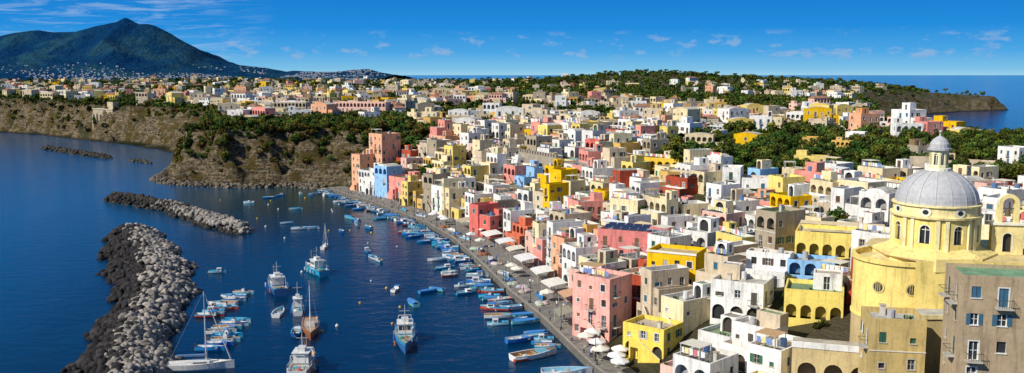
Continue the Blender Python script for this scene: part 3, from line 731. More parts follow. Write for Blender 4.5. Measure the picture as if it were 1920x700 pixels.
    mb.box(-.04, .04, -.04, .04, 43.95, 45.4, T, (.1, .1, .1)); mb.box(-.35, .35, -.03, .03, 44.85, 44.93, T, (.1, .1, .1))
    gx, gy, gt = 9.6, -2.2, math.radians(-10); mb.set(gx, gy, 0, gt)
    def slab(x0, x1, z0, z1, ops=[]):
        for (a, b) in (((x0, -.6), (x1, -.6)), ((x1, .6), (x0, .6))): mb.wall(a, b, z0, z1, ops, W, (.87, .72, .32))
        mb.wall((x1, -.6), (x1, .6), z0, z1, [], W, Yd); mb.wall((x0, .6), (x0, -.6), z0, z1, [], W, Yd)
        mb.poly([(x0, -.6, z1), (x1, -.6, z1), (x1, .6, z1), (x0, .6, z1)], W, Wt)
    slab(-2.2, 2.2, 24, 30, [dict(x0=1.55, x1=2.85, z0=26.0, z1=28.8, arch=1, kind='dark', sc=(.04, .04, .04), dep=.5, rim=1, fr=Wt)])
    mb.box(-2.5, 2.5, -.85, .85, 30.01, 30.35, W, Wt)
    for xx in (-1.45, .85): mb.box(xx, xx + .6, -.5, .5, 30.35, 33.2, W, (.87, .72, .32))
    na = 8
    for q in range(na):
        t0, t1 = math.pi * q / na, math.pi * (q + 1) / na
        f = lambda r, t, y: (r * math.cos(t), y, 33.2 + r * math.sin(t))
        for y in (-.5, .5): mb.poly([f(.85, t0, y), f(1.45, t0, y), f(1.45, t1, y), f(.85, t1, y)], W, (.87, .72, .32))
        mb.poly([f(1.45, t0, -.5), f(1.45, t0, .5), f(1.45, t1, .5), f(1.45, t1, -.5)], W, Wt); mb.poly([f(.85, t0, -.5), f(.85, t1, -.5), f(.85, t1, .5), f(.85, t0, .5)], W, Yd)
    mb.box(-.08, .08, -.06, .06, 34.6, 35.8, T, (.15, .15, .15)); mb.box(-.35, .35, -.05, .05, 35.25, 35.38, T, (.15, .15, .15))
    mb.lathe([(.5, 31.3), (.42, 31.5), (.3, 32), (.22, 32.3), (.02, 32.4)], 12, 0, 0, T, (.12, .10, .05)); mb.box(-.9, .9, -.05, .05, 32.4, 32.5, T, (.1, .08, .05))
    for sx in (-1, 1):
        pts = [(sx * 2.2, 30.3)] + [(sx * (1.5 + .7 * (1 - math.sin(q * math.pi / 10))), 30.3 + 1.6 * (1 - math.cos(q * math.pi / 10))) for q in range(6)] + [(sx * 1.45, 30.3)]
        for y in (-.35, .35): mb.poly([(a, y, b) for a, b in pts], W, Wt)
    mb.set(0, 0, 0, 0)
    mb.box(-9.5, 2, -13.2, -7.2, 4, 18.6, W, (.60, .47, .22), top=(R, (.5, .5, .47)), bot=False)
    mb.box(-9.7, 2.2, -13.4, -13.1, 18.6, 19.2, W, (.82, .68, .34)); mb.box(-9.7, -9.4, -13.1, -7.5, 18.6, 19.2, W, (.82, .68, .34))
    ob = mb.obj('domed_church', MATS, (CH[0], CH[1], .7), 0); ob.scale = (.95, .95, .945)
church()
mb = MB(); ac = (.66, .52, .26)
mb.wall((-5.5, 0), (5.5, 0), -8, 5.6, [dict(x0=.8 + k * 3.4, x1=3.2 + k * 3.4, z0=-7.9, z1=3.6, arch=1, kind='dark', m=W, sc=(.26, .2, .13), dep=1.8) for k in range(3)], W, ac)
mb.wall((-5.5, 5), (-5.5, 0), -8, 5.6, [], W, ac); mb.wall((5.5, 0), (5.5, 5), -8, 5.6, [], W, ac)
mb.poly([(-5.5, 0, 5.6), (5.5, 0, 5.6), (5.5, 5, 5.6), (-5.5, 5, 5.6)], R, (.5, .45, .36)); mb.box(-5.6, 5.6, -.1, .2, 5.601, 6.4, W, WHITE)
mb.obj('arcade_retaining_wall', MATS, (43.5, 118.5, 7.5), D(-18))
mb = MB(); L = 62
mb.box(-L / 2, L / 2, 0, 1.2, -9, 4, W, (.36, .31, .24))
for k in range(int(L / 2)): mb.box(-L / 2 + k * 2, -L / 2 + k * 2 + 1.1, 0.01, .9, 4.0, 5.1, W, (.36, .31, .24))
mb.obj('battlement_wall', MATS, (2, 338, 17.5), math.atan2(-.93, .45))

# ------------------------------------------------------------------ rock breakwaters
def ico():
    import bmesh
    bm = bmesh.new(); bmesh.ops.create_icosphere(bm, subdivisions=2, radius=1)
    v = np.array([x.co[:] for x in bm.verts]); f = np.array([[q.index for q in x.verts] for x in bm.faces]); bm.free(); return v, f
IV, IF = ico()
RP = []
for i in range(14):
    v = IV.copy()
    for q in range(9):
        n = nr.normal(size=3); n /= np.linalg.norm(n); h = nr.uniform(.45, .8); dd = v @ n; m = dd > h
        v[m] -= np.outer(dd[m] - h, n)
    v *= nr.uniform(.75, 1.25, size=3); RP.append(v)
def rocks(name, line, wid, crest, size, dens, colf):
    line = np.array(line, float); sg = np.hypot(*(line[1:] - line[:-1]).T); cu = np.concatenate([[0], np.cumsum(sg)])
    Vs = []; Fs = []; Cs = []; n0 = 0; tot = int(cu[-1] * np.mean(wid) * dens)
    for i in range(tot):
        s = nr.uniform(0, cu[-1]); o = nr.uniform(-1, 1); w = np.interp(s, cu, wid) / 2
        endf = min(1, (s + 1.5) / 6, (cu[-1] - s + 1.5) / 6); w *= math.sqrt(endf)
        w *= 1 + .14 * math.sin(s * .23) + .1 * math.sin(s * .61 + 1)
        x = np.interp(s, cu, line[:, 0]); y = np.interp(s, cu, line[:, 1]); j = min(len(sg) - 1, max(0, np.searchsorted(cu, s) - 1))
        t = (line[j + 1] - line[j]) / sg[j]; nn = np.array([t[1], -t[0]])
        p = np.array([x, y]) + nn * o * w
        z = crest * endf * (1 - abs(o) ** 1.7) - .5 + nr.uniform(-.35, .35)
        a = nr.uniform(0, 6.28); b = nr.uniform(-.8, .8); ca, sa, cb, sb = math.cos(a), math.sin(a), math.cos(b), math.sin(b)
        Rm = np.array([[ca, -sa, 0], [sa, ca, 0], [0, 0, 1]]) @ np.array([[1, 0, 0], [0, cb, -sb], [0, sb, cb]])
        sz = size * nr.uniform(.5, 1.3)
        Vs.append(RP[nr.randint(14)] @ Rm.T * sz + np.array([p[0], p[1], z])); Fs.append(IF + n0); n0 += len(IV)
        Cs.append(np.tile(colf(o, s / cu[-1], z), (len(IF), 1)))
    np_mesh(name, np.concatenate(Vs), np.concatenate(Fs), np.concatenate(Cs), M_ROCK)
    m2 = MB(); pr = None
    for q in range(len(line)):
        t = (line[min(q + 1, len(line) - 1)] - line[max(q - 1, 0)]); t /= np.linalg.norm(t); nn = np.array([t[1], -t[0]]); w = wid[q] / 2 * .8
        k = .35 if q in (0, len(line) - 1) else 1
        cu_ = [(*(line[q] - nn * w * k), -1), (*(line[q] - nn * w * .5 * k), crest * .5), (*(line[q] + nn * w * .5 * k), crest * .5), (*(line[q] + nn * w * k), -1)]
        if pr:
            for j in range(3): m2.poly([pr[j], pr[j + 1], cu_[j + 1], cu_[j]], 0, (.05, .048, .045))
        pr = cu_
    m2.obj(name + '_core', [M_ROCK])
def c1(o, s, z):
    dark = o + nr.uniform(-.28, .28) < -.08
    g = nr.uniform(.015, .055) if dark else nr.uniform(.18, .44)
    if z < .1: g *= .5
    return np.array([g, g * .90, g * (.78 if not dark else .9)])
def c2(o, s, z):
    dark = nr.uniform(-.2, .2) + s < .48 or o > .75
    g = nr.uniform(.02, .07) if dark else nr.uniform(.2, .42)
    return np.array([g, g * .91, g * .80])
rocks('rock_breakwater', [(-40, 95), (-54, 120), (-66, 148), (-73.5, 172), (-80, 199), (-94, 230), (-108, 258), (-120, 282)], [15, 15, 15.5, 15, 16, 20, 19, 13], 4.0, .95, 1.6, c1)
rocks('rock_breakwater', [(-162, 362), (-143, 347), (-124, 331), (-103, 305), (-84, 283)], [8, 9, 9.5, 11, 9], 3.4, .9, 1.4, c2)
rocks('rock_reef', [(-318, 615), (-280, 578), (-241, 541)], [6, 8, 6], 2.2, 1.1, .7, lambda o, s, z: np.array([.06, .052, .045]) * nr.uniform(.6, 1.5))
rocks('rock_reef', [(-222, 527), (-205, 512)], [5, 4], 1.6, 1.0, .6, lambda o, s, z: np.array([.08, .07, .055]) * nr.uniform(.6, 1.5))
shore = [(-80, 394), (-92, 402), (-104, 407), (-116, 400), (-134, 404), (-155, 413), (-170, 429), (-174, 455), (-183, 486)]
rocks('shore_boulders', shore, [6] * 9, 1.6, 1.1, .8, lambda o, s, z: np.array([.12, .10, .075]) * nr.uniform(.5, 1.8))

# ------------------------------------------------------------------ vegetation
def tree_proto(seed, h, r, nl, ls, flat=1.0, trunk=.35):
    rs = np.random.RandomState(seed); V = []; F = []; C = []
    th = h * trunk
    def tube(a, b, r0, r1):
        a = np.array(a, float); b = np.array(b, float); d = (b - a) / np.linalg.norm(b - a); u = np.cross(d, [.3, .9, .2]); u /= np.linalg.norm(u); w = np.cross(d, u); n0 = len(V)
        for k in range(5): t = 2 * math.pi * k / 5; V.append(a + (u * math.cos(t) + w * math.sin(t)) * r0)
        for k in range(5): t = 2 * math.pi * k / 5; V.append(b + (u * math.cos(t) + w * math.sin(t)) * r1)
        for k in range(5): F.append([n0 + k, n0 + (k + 1) % 5, n0 + 5 + (k + 1) % 5, n0 + 5 + k]); C.append([.07, .05, .035])
    tube((0, 0, -.5), (0, 0, th), .045 * h, .03 * h)
    lob = []
    for k in range(8):
        a = rs.uniform(0, 6.28); q = rs.uniform(.2, .75) * r; c = np.array([q * math.cos(a), q * math.sin(a), th + (h - th) * (.5 + rs.uniform(-.3, .3) * flat)])
        lob.append((c, rs.uniform(.35, .6) * r, rs.uniform(.55, 1.35)))
        if k < 4: tube((0, 0, th * .85), tuple(c), .025 * h, .008 * h)
    for i in range(nl):
        c, lr, lc = lob[rs.randint(8)]; d = rs.normal(size=3); d /= np.linalg.norm(d); p = c + d * lr * rs.uniform(.55, 1.05) * np.array([1, 1, .75 * flat + .1])
        if p[2] < th * .6: continue
        n = d + rs.normal(size=3) * .6; n /= np.linalg.norm(n); u = np.cross(n, rs.normal(size=3)); u /= np.linalg.norm(u); w = np.cross(n, u); s = ls * rs.uniform(.6, 1.3); n0 = len(V)
        V += [p - u * s - w * s * .7, p + u * s * .8 - w * s, p + u * s + w * s * .7, p - u * s * .7 + w * s]
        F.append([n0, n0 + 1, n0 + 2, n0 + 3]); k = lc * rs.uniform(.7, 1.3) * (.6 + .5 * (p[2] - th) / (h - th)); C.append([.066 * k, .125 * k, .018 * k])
    return np.array(V), np.array(F), np.array(C)
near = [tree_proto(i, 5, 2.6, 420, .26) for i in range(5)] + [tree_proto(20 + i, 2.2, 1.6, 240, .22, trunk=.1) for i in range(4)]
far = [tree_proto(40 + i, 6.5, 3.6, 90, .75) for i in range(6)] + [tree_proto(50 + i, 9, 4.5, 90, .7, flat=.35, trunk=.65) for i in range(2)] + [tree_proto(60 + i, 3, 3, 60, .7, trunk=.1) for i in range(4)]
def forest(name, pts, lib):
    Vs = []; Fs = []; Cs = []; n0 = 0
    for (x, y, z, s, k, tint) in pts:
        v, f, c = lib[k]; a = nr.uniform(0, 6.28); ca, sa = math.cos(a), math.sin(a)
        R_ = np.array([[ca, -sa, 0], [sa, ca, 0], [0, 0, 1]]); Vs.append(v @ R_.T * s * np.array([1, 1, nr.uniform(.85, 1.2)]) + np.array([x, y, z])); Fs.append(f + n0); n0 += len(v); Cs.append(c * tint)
    print(name, len(pts))
    if Vs: np_mesh(name, np.concatenate(Vs), np.concatenate(Fs), np.concatenate(Cs), M_LEAF)
def scatter(y0, y1, n, crit, xr=None, smin=.7, smax=1.25, ks=None):
    yy = nr.uniform(y0, y1, n); xx = nr.uniform(-1, 1, n) * (.62 * yy + 40) if xr is None else nr.uniform(xr[0], xr[1], n)
    d, pr = coast(xx, yy); zz = height(xx, yy); out = []
    for x, y, dd, p, z in zip(xx, yy, d, pr, zz):
        if dd < 3 or not crit(x, y, dd, p, z): continue
        if y < 700:
            bad = False
            for f in FOOT:
                if abs(f[0][0] - x) < 16 and abs(f[0][1] - y) < 16:
                    mx = sum(q[0] for q in f) / 4; my = sum(q[1] for q in f) / 4
                    if math.hypot(mx - x, my - y) < 5.0: bad = True; break
            if bad: continue
        g = nr.uniform(.5, 1.45); tint = np.array([nr.uniform(.7, 1.8), 1, nr.uniform(.7, 1.2)]) * g
        if nr.rand() < .1: tint = np.array([2.2, 1.2, .9])
        out.append((x, y, z - .2, nr.uniform(smin, smax), ks[nr.randint(len(ks))], tint))
    return out
def dryen(pts, f=.38):
    return [(a, b, c, s, k, (np.array([2.5, 1.0, 1.1]) * nr.uniform(.6, 1.2) if (nr.rand() < f) else t)) for a, b, c, s, k, t in pts]
clump = lambda x, y, t=.0: mnoise.noise(Vector((x * .06, y * .06, 5.))) > t
forest('valley_trees', scatter(234, 375, 3000, lambda x, y, d, p, z: inpoly(x, y, VAL) and (clump(x * .7, y * .7, -.2) or nr.rand() < .35), (45, 245), .45, 1.1, list(range(9))), near)
forest('headland_shrubs', dryen(scatter(398, 520, 9500, lambda x, y, d, p, z: d > 4 and (vegd(x, y) > .1 or d < 24) and ((z > 21 and nr.rand() < .8) or (z > 5 and ((clump(x, y, .02) and nr.rand() < .42) or nr.rand() < .07))) and p[2] > .4, (-200, -55), .35, .95, [0, 1, 5, 6, 7, 8, 6, 7]), .3), near)
forest('hillside_garden_trees', scatter(100, 420, 1900, lambda x, y, d, p, z: p[2] < .5 and d > 22, (-60, 200), .5, .9, list(range(9))), near)
forest('slope_trees', dryen(scatter(340, 410, 900, lambda x, y, d, p, z: d > 10 and -75 < x < -25 and z > 4, (-80, -20), .5, .9, list(range(9)))), near)
forest('cliff_shrubs', dryen(scatter(500, 900, 15000, lambda x, y, d, p, z: p[2] > .5 and x < 0 and 6 < d < 42 and z > 5 and ((z > 22 and nr.rand() < .8) or (clump(x * .5, y * .5, -.05) and nr.rand() < .5) or nr.rand() < .06), (-560, -150), .3, .7, [0, 1, 2, 8, 9, 10, 11, 9, 10]), .3), far)
forest('plateau_trees', scatter(370, 1000, 12000, lambda x, y, d, p, z: d > 25 and z > 15 and (vegd(x, y) > .25 or nr.rand() < .34), None, .42, .85, [0, 1, 2, 3, 4, 5, 8, 9, 10]), far)
forest('distant_trees', scatter(1000, 1800, 11500, lambda x, y, d, p, z: d > 15 and (vegd(x, y) > .15 or nr.rand() < .5) and not (x > 380 and z < 24 and nr.rand() < .75), None, .6, 1.05, [0, 1, 2, 3, 4, 5, 6, 8, 9, 10, 11]), far)

# ------------------------------------------------------------------ boats
def hull(mb, L, B, H, out, inn, stripe, deck=None, n=12, dr=.25):
    st = []
    for i in range(n + 1):
        t = i / n; b = B / 2 * (1 - max(0, (t - .35) / .65) ** 2.2) * (.82 + .18 * min(1, t / .3)); b = max(b, .02)
        sh = H * (1 + .35 * max(0, t - .3) ** 1.5 + .06 * (1 - t)); x = -L / 2 + L * t + (0.06 * L * (t > .99))
        st.append((x, b, sh))
    def sec(x, b, sh): return [(x, 0, -dr), (x, b * .6, -dr * .8), (x, b * .9, sh * .25), (x, b * .97, sh * .72), (x, b, sh), (x, b * .86, sh), (x, b * .8, sh * (.3 if deck is None else .85))]
    for sgn in (1, -1):
        pr = None
        for (x, b, sh) in st:
            cu = [(a, q * sgn, c) for a, q, c in sec(x, b, sh)]
            if pr:
                cols = [out, out, out, stripe, stripe, inn]
                for j in range(6):
                    f = [pr[j], cu[j], cu[j + 1], pr[j + 1]]
                    mb.poly(f if sgn > 0 else f[::-1], 0, cols[j])
                f = [pr[6], cu[6], (cu[6][0], 0, cu[6][2]), (pr[6][0], 0, pr[6][2])]; mb.poly(f if sgn > 0 else f[::-1], 0, inn if deck is None else deck)
            pr = cu
        a = [(p, q * sgn, c) for p, q, c in sec(*st[0])]; mb.poly([a[0], a[1], a[2], a[3], a[4], (a[4][0], 0, a[4][2])], 0, out)
    return st
BC = [(.80, .81, .80), (.82, .82, .80), (.03, .18, .55), (.02, .38, .68), (.06, .5, .64), (.02, .10, .32), (.45, .7, .78), (.82, .82, .80), (.02, .25, .58), (.2, .55, .62), (.50, .08, .04)]
def rowboat(r, L=4.6):
    mb = MB(); o = r.choice(BC); i = r.choice([(.72, .74, .72), (.25, .5, .65), (.42, .27, .14), (.08, .48, .66), (.74, .74, .7), (.05, .32, .55), (.3, .3, .28)]); s = r.choice([(.82, .82, .8), (.03, .18, .55), (.8, .8, .76), (.06, .42, .62), o])
    B = L * .36; H = .6; hull(mb, L, B, H, o, i, s)
    for t in (-.25, .05, .28): mb.box(L * t - .14, L * t + .14, -B * .4, B * .4, H * .62, H * .7, 0, r.choice([(.5, .33, .17), (.7, .7, .66), i]))
    k = r.random()
    if k < .3: mb.box(L * .1, L * .33, -B * .34, B * .34, H * .8, H * 1.08, 0, r.choice([(.1, .25, .55), (.7, .72, .72), (.15, .4, .5)]))
    elif k < .55:
        mb.box(-.25, .35, -.35, .35, H * .6, H * 1.75, 0, (.76, .76, .74)); mb.poly([(.35, -.35, H * 1.75), (.35, .35, H * 1.75), (.15, .3, H * 2.4), (.15, -.3, H * 2.4)], 0, (.08, .1, .12))
    elif k < .75:
        mb.box(L * .02, L * .28, -B * .36, B * .36, H * .6, H * 1.9, 0, (.78, .78, .76)); mb.box(L * .0, L * .29, -B * .39, B * .39, H * 1.9, H * 2.0, 0, r.choice([(.78, .78, .76), (.05, .2, .5)]))
        for sy in (-1, 1): mb.poly([(L * .06, sy * B * .365, H * 1.2), (L * .24, sy * B * .365, H * 1.2), (L * .24, sy * B * .365, H * 1.7), (L * .06, sy * B * .365, H * 1.7)], 0, (.04, .05, .06))
    elif k < .87:
        for sg in (-1, 1): mb.poly([(-L * .42, sg * B * .42, H * 1.05), (L * .3, sg * B * .4, H * 1.15), (L * .42, 0, H * 1.5), (-L * .42, 0, H * 1.5)], 0, (.06, .24, .62))
    for q in range(r.choice([1, 2, 3])):
        cx = r.uniform(-.35, .3) * L; cy = r.uniform(-.2, .2) * B; mb.box(cx - .18, cx + .18, cy - .14, cy + .14, H * .32, H * .72, 0, r.choice([(.7, .3, .05), (.1, .25, .5), (.7, .7, .66), (.08, .08, .08)]))
    if r.random() < .6:
        mb.box(-L / 2 - .35, -L / 2 - .02, -.14, .14, H * .7, H * 1.6, 0, (.05, .05, .06)); mb.box(-L / 2 - .25, -L / 2 - .1, -.05, .05, -.3, H * .7, 0, (.3, .3, .3))
    return mb.mesh('rowing_boat', [M_BOAT])
RB = [rowboat(random.Random(300 + i), 4.0 + (i % 5) * .35) for i in range(26)]
def put(me, x, y, th, s=1, name='moored_rowing_boat'):
    ob = bpy.data.objects.new(name, me); COL.objects.link(ob); ob.location = (x, y, .05); ob.rotation_euler = (rng.uniform(-.03, .03), rng.uniform(-.02, .02), th); ob.scale = (s, s, s); return ob
for row, (off, p) in enumerate([(3.0, .95), (8.3, .22)]):
    s = 88.
    while s < QL - 4:
        x, y, tx, ty, nx_, ny_ = qpt(s)
        if rng.random() < p and not (y < 195 and rng.random() < .55):
            L = rng.choice(RB); a = math.atan2(-ny_, -nx_) + rng.uniform(-.3, .3) + (math.pi if rng.random() < .4 else 0)
            dd = off + rng.uniform(-.3, 1.6)
            put(L, x - nx_ * dd, y - ny_ * dd, a, rng.uniform(.8, 1.15))
        s += rng.uniform(1.8, 2.7)
for (x, y, th, s) in [(1.5, 166, .4, 1.4), (3.8, 156.5, .5, 1.6), (9, 147, .1, 1.6), (-2.5, 183, .1, 1.2), (-3.5, 189.5, 2.9, 1.2), (-27, 207, 1.3, .9), (-19.5, 205, .6, .95), (-21.8, 194, 2, 1.1), (-17.5, 207, 2.6, .8), (-41, 253, 2, 1), (-38, 244, 2.2, 1), (-36, 240, 2.2, .9),
     (-99, 366, .2, 1), (-96, 372, .3, 1), (-103, 352, 3, 1), (-80.7, 335, .1, 1), (-69, 291, .1, 1.1), (-66, 292, .1, 1.1), (-54.7, 286, 2, 1), (-57, 314, 2.3, 1.1), (-54, 309, 2.2, 1), (-47, 293, 2.2, 1.1), (-52, 300, 2.0, 1), (-76, 302, .3, .9), (-89, 378, 2, 1), (-84, 374, 2, 1),
     (-77, 376, 2.5, 1), (-75, 226, .1, 1), (-49, 186, 1.6, 1.25), (-42, 172, 1.7, 1.1)]:
    put(rng.choice(RB), x, y, th, s, 'rowing_boat')
for k in range(7): put(RB[(k * 3) % 26], -62.5 + rng.uniform(-1.2, 1.2), 203.5 - 3.3 * k, rng.uniform(-.12, .12) + (math.pi if k % 2 else 0), 1.1)
for k in range(8): put(RB[(k * 5 + 1) % 26], -56.5 + k * .35 + rng.uniform(-1.2, 1.2), 179.5 - 2.7 * k, rng.uniform(-.12, .12), 1.25)
def fishing(x, y, th, L, hc, sc, cab, seed, name='fishing_boat'):
    r = random.Random(seed); mb = MB(); B = L * .32; H = L * .13; hull(mb, L, B, H, hc, (.6, .6, .56), sc, deck=(.42, .36, .28), dr=.5)
    dz = H * .85; wx = -L * .22; wl = L * .24; wb = B * .33; wh = 2.3; wz = dz
    mb.box(wx, wx + wl, -wb, wb, wz, wz + wh, 0, cab); mb.box(wx - .5, wx + wl + .25, -wb - .2, wb + .2, wz + wh, wz + wh + .12, 0, (.74, .74, .7))
    mb.box(wx - .003, wx + wl + .003, -wb - .004, wb + .004, wz + .25, wz + .55, 0, sc if sum(sc) < 1.6 else hc)
    for sy in (-1, 1):
        for q in range(3): mb.poly([(wx + .3 + q * wl * .3, sy * (wb + .012), wz + 1.2), (wx + .3 + q * wl * .3 + wl * .22, sy * (wb + .012), wz + 1.2), (wx + .3 + q * wl * .3 + wl * .22, sy * (wb + .012), wz + 1.9), (wx + .3 + q * wl * .3, sy * (wb + .012), wz + 1.9)], 0, (.03, .04, .05))
    for q in range(3): yy = -wb + .15 + q * (2 * wb - .3) / 3; mb.poly([(wx + wl + .012, yy, wz + 1.2), (wx + wl + .012, yy + wb * .5, wz + 1.2), (wx + wl + .012, yy + wb * .5, wz + 1.95), (wx + wl + .012, yy, wz + 1.95)], 0, (.03, .04, .05))
    mb.box(wx + .3, wx + wl * .7, -wb * .5, wb * .5, wz + wh + .12, wz + wh + .8, 0, (.7, .7, .66))
    mc = (.6, .6, .58)
    mb.tube((wx + wl * .5, 0, wz + wh), (wx + wl * .5, 0, wz + wh + 3.4), .09, .05, 6, 0, mc); mb.tube((wx + wl * .5, -1, wz + wh + 2.2), (wx + wl * .5, 1, wz + wh + 2.2), .04, .04, 5, 0, mc)
    mb.tube((L * .2, 0, dz), (L * .2, 0, dz + 4.2), .1, .06, 6, 0, (.5, .35, .2)); mb.tube((L * .2, 0, dz + 1.2), (L * .02, 0, dz + 3.6), .06, .05, 5, 0, (.5, .35, .2))
    for a, b in (((L * .2, 0, dz + 4.2), (L * .52, 0, H * 1.5)), ((L * .2, 0, dz + 4.1), (wx + wl * .5, 0, wz + wh + 3.2)), ((wx + wl * .5, 0, wz + wh + 3.2), (-L * .48, 0, dz + 2.5))): mb.tube(a, b, .025, .025, 4, 0, (.15, .15, .15))
    for sy in (-1, 1):
        mb.tube((-L * .42, sy * B * .34, dz), (-L * .42, sy * B * .3, dz + 2.6), .08, .08, 6, 0, mc)
        for q in range(9):
            t = -.42 + q * .1; bx = B / 2 * (1 - max(0, (t + .5 - .35) / .65) ** 2.2) * .93; hz = H * (1 + .35 * max(0, t + .2) ** 1.5)
            mb.tube((L * t, sy * bx, hz), (L * t, sy * bx, hz + .75), .03, .03, 4, 0, mc)
            if q: mb.tube((L * (t - .1), sy * pb, ph + .75), (L * t, sy * bx, hz + .75), .03, .03, 4, 0, mc)
            pb, ph = bx, hz
        for q in range(4): t = -.3 + q * .18; bx = B / 2 * .99; mb.tube((L * t, sy * (bx + .12) * (1 if t < .1 else .9), H * .3), (L * t, sy * (bx + .12) * (1 if t < .1 else .9), H * .85), .16, .16, 7, 0, r.choice([(.7, .2, .04), (.75, .75, .72), (.05, .15, .5)]))
    mb.tube((-L * .42, -B * .3, dz + 2.6), (-L * .42, B * .3, dz + 2.6), .08, .08, 6, 0, mc)
    for q in range(26):
        cx = r.uniform(.06, .34) * L if q % 2 else r.uniform(-.43, -.26) * L; cy = r.uniform(-.26, .26) * B; s = r.uniform(.2, .45)
        c = r.choice([(.1, .25, .5), (.7, .68, .6), (.7, .3, .05), (.05, .3, .25), (.25, .15, .08), (.1, .45, .5), (.6, .08, .05)])
        if q % 3: mb.box(cx - s, cx + s, cy - s * .7, cy + s * .7, dz, dz + s, 0, c)
        else: mb.lathe([(s * 1.2, dz), (s * 1.3, dz + s * .4), (s * .8, dz + s * .9), (.02, dz + s)], 8, cx, cy, 0, c)
    mb.obj(name, [M_BOAT], (x, y, .05), th)
fishing(-50, 226, 2.2, 11, (.03, .38, .62), (.02, .3, .55), (.76, .76, .73), 1)
fishing(-55, 207, 2.0, 12.5, (.03, .12, .30), (.04, .2, .45), (.74, .74, .7), 2)
fishing(-20, 165, -1.45, 12.5, (.04, .16, .40), (.04, .3, .5), (.74, .75, .72), 3)
fishing(-35.5, 150, 1.6, 12, (.68, .69, .68), (.3, .32, .33), (.76, .76, .74), 4)
fishing(-45.5, 188, 1.8, 7.5, (.72, .73, .72), (.05, .3, .45), (.74, .75, .74), 5)
def sail(x, y, th, L, mh, hc, wood, name):
    mb = MB(); B = L * .3; H = L * .09 + .2; hull(mb, L, B, H, hc, (.7, .68, .6), (.7, .68, .62) if not wood else (.35, .13, .05), deck=(.45, .3, .16) if wood else (.7, .69, .64), dr=.4)
    dz = H * .85; mb.box(-L * .12, L * .18, -B * .24, B * .24, dz, dz + .55, 0, (.72, .72, .69) if not wood else (.6, .5, .35))
    for sy in (-1, 1): mb.poly([(-L * .08, sy * (B * .24 + .012), dz + .2), (L * .14, sy * (B * .24 + .012), dz + .2), (L * .14, sy * (B * .24 + .012), dz + .42), (-L * .08, sy * (B * .24 + .012), dz + .42)], 0, (.03, .03, .04))
    mx = L * .12; mc = (.7, .7, .68) if not wood else (.45, .27, .12)
    mb.tube((mx, 0, dz), (mx, 0, mh), .1, .06, 6, 0, mc); mb.tube((mx, 0, dz + 1.3), (-L * .36, 0, dz + 1.4), .07, .06, 6, 0, mc)
    mb.tube((mx - .2, 0, dz + 1.5), (-L * .34, 0, dz + 1.55), .2, .14, 7, 0, (.1, .2, .4) if not wood else (.55, .5, .4))
    mb.tube((mx, -B * .3, mh * .62), (mx, B * .3, mh * .62), .03, .03, 4, 0, mc)
    for a, b in (((mx, 0, mh), (L * .52, 0, H * 1.3)), ((mx, 0, mh), (-L * .48, 0, H)), ((mx, 0, mh * .97), (mx, B * .46, H)), ((mx, 0, mh * .97), (mx, -B * .46, H))): mb.tube(a, b, .022, .022, 4, 0, (.35, .35, .35))
    mb.tube((mx + (L * .52 - mx) * .1, 0, mh * .9), (L * .5, 0, H * 1.35), .06, .09, 5, 0, (.7, .7, .68))
    if wood: mb.tube((L * .45, 0, H * 1.1), (L * .68, 0, H * 1.5), .09, .05, 6, 0, mc); mb.tube((-L * .33, 0, dz), (-L * .33, 0, mh * .6), .07, .05, 6, 0, mc)
    mb.obj(name, [M_BOAT], (x, y, .05), th)
sail(-53.5, 150, .15, 10.5, 13.5, (.76, .76, .74), False, 'sailing_yacht')
sail(-39.5, 173, -1.35, 12, 10.5, (.35, .12, .05), True, 'wooden_ketch')
sail(-54.3, 259, 1.5, 5.5, 7, (.75, .75, .73), False, 'small_sailing_boat')
def buoy(c):
    b = MB(); b.lathe([(.02, -.3), (.3, -.2), (.38, .05), (.3, .3), (.08, .42), (.06, .6), (.01, .62)], 10, 0, 0, 0, c); return b.mesh('mooring_buoy', [M_BOAT])
B1 = buoy((.8, .5, .03)); B2 = buoy((.75, .75, .72))
for i in range(26):
    y = rng.uniform(170, 370); x0 = np.interp(y, Qn[:, 1], Qn[:, 0]); put(rng.choice([B1, B2]), x0 - rng.uniform(14, 55), y, 0, rng.uniform(.6, .95), 'mooring_buoy')

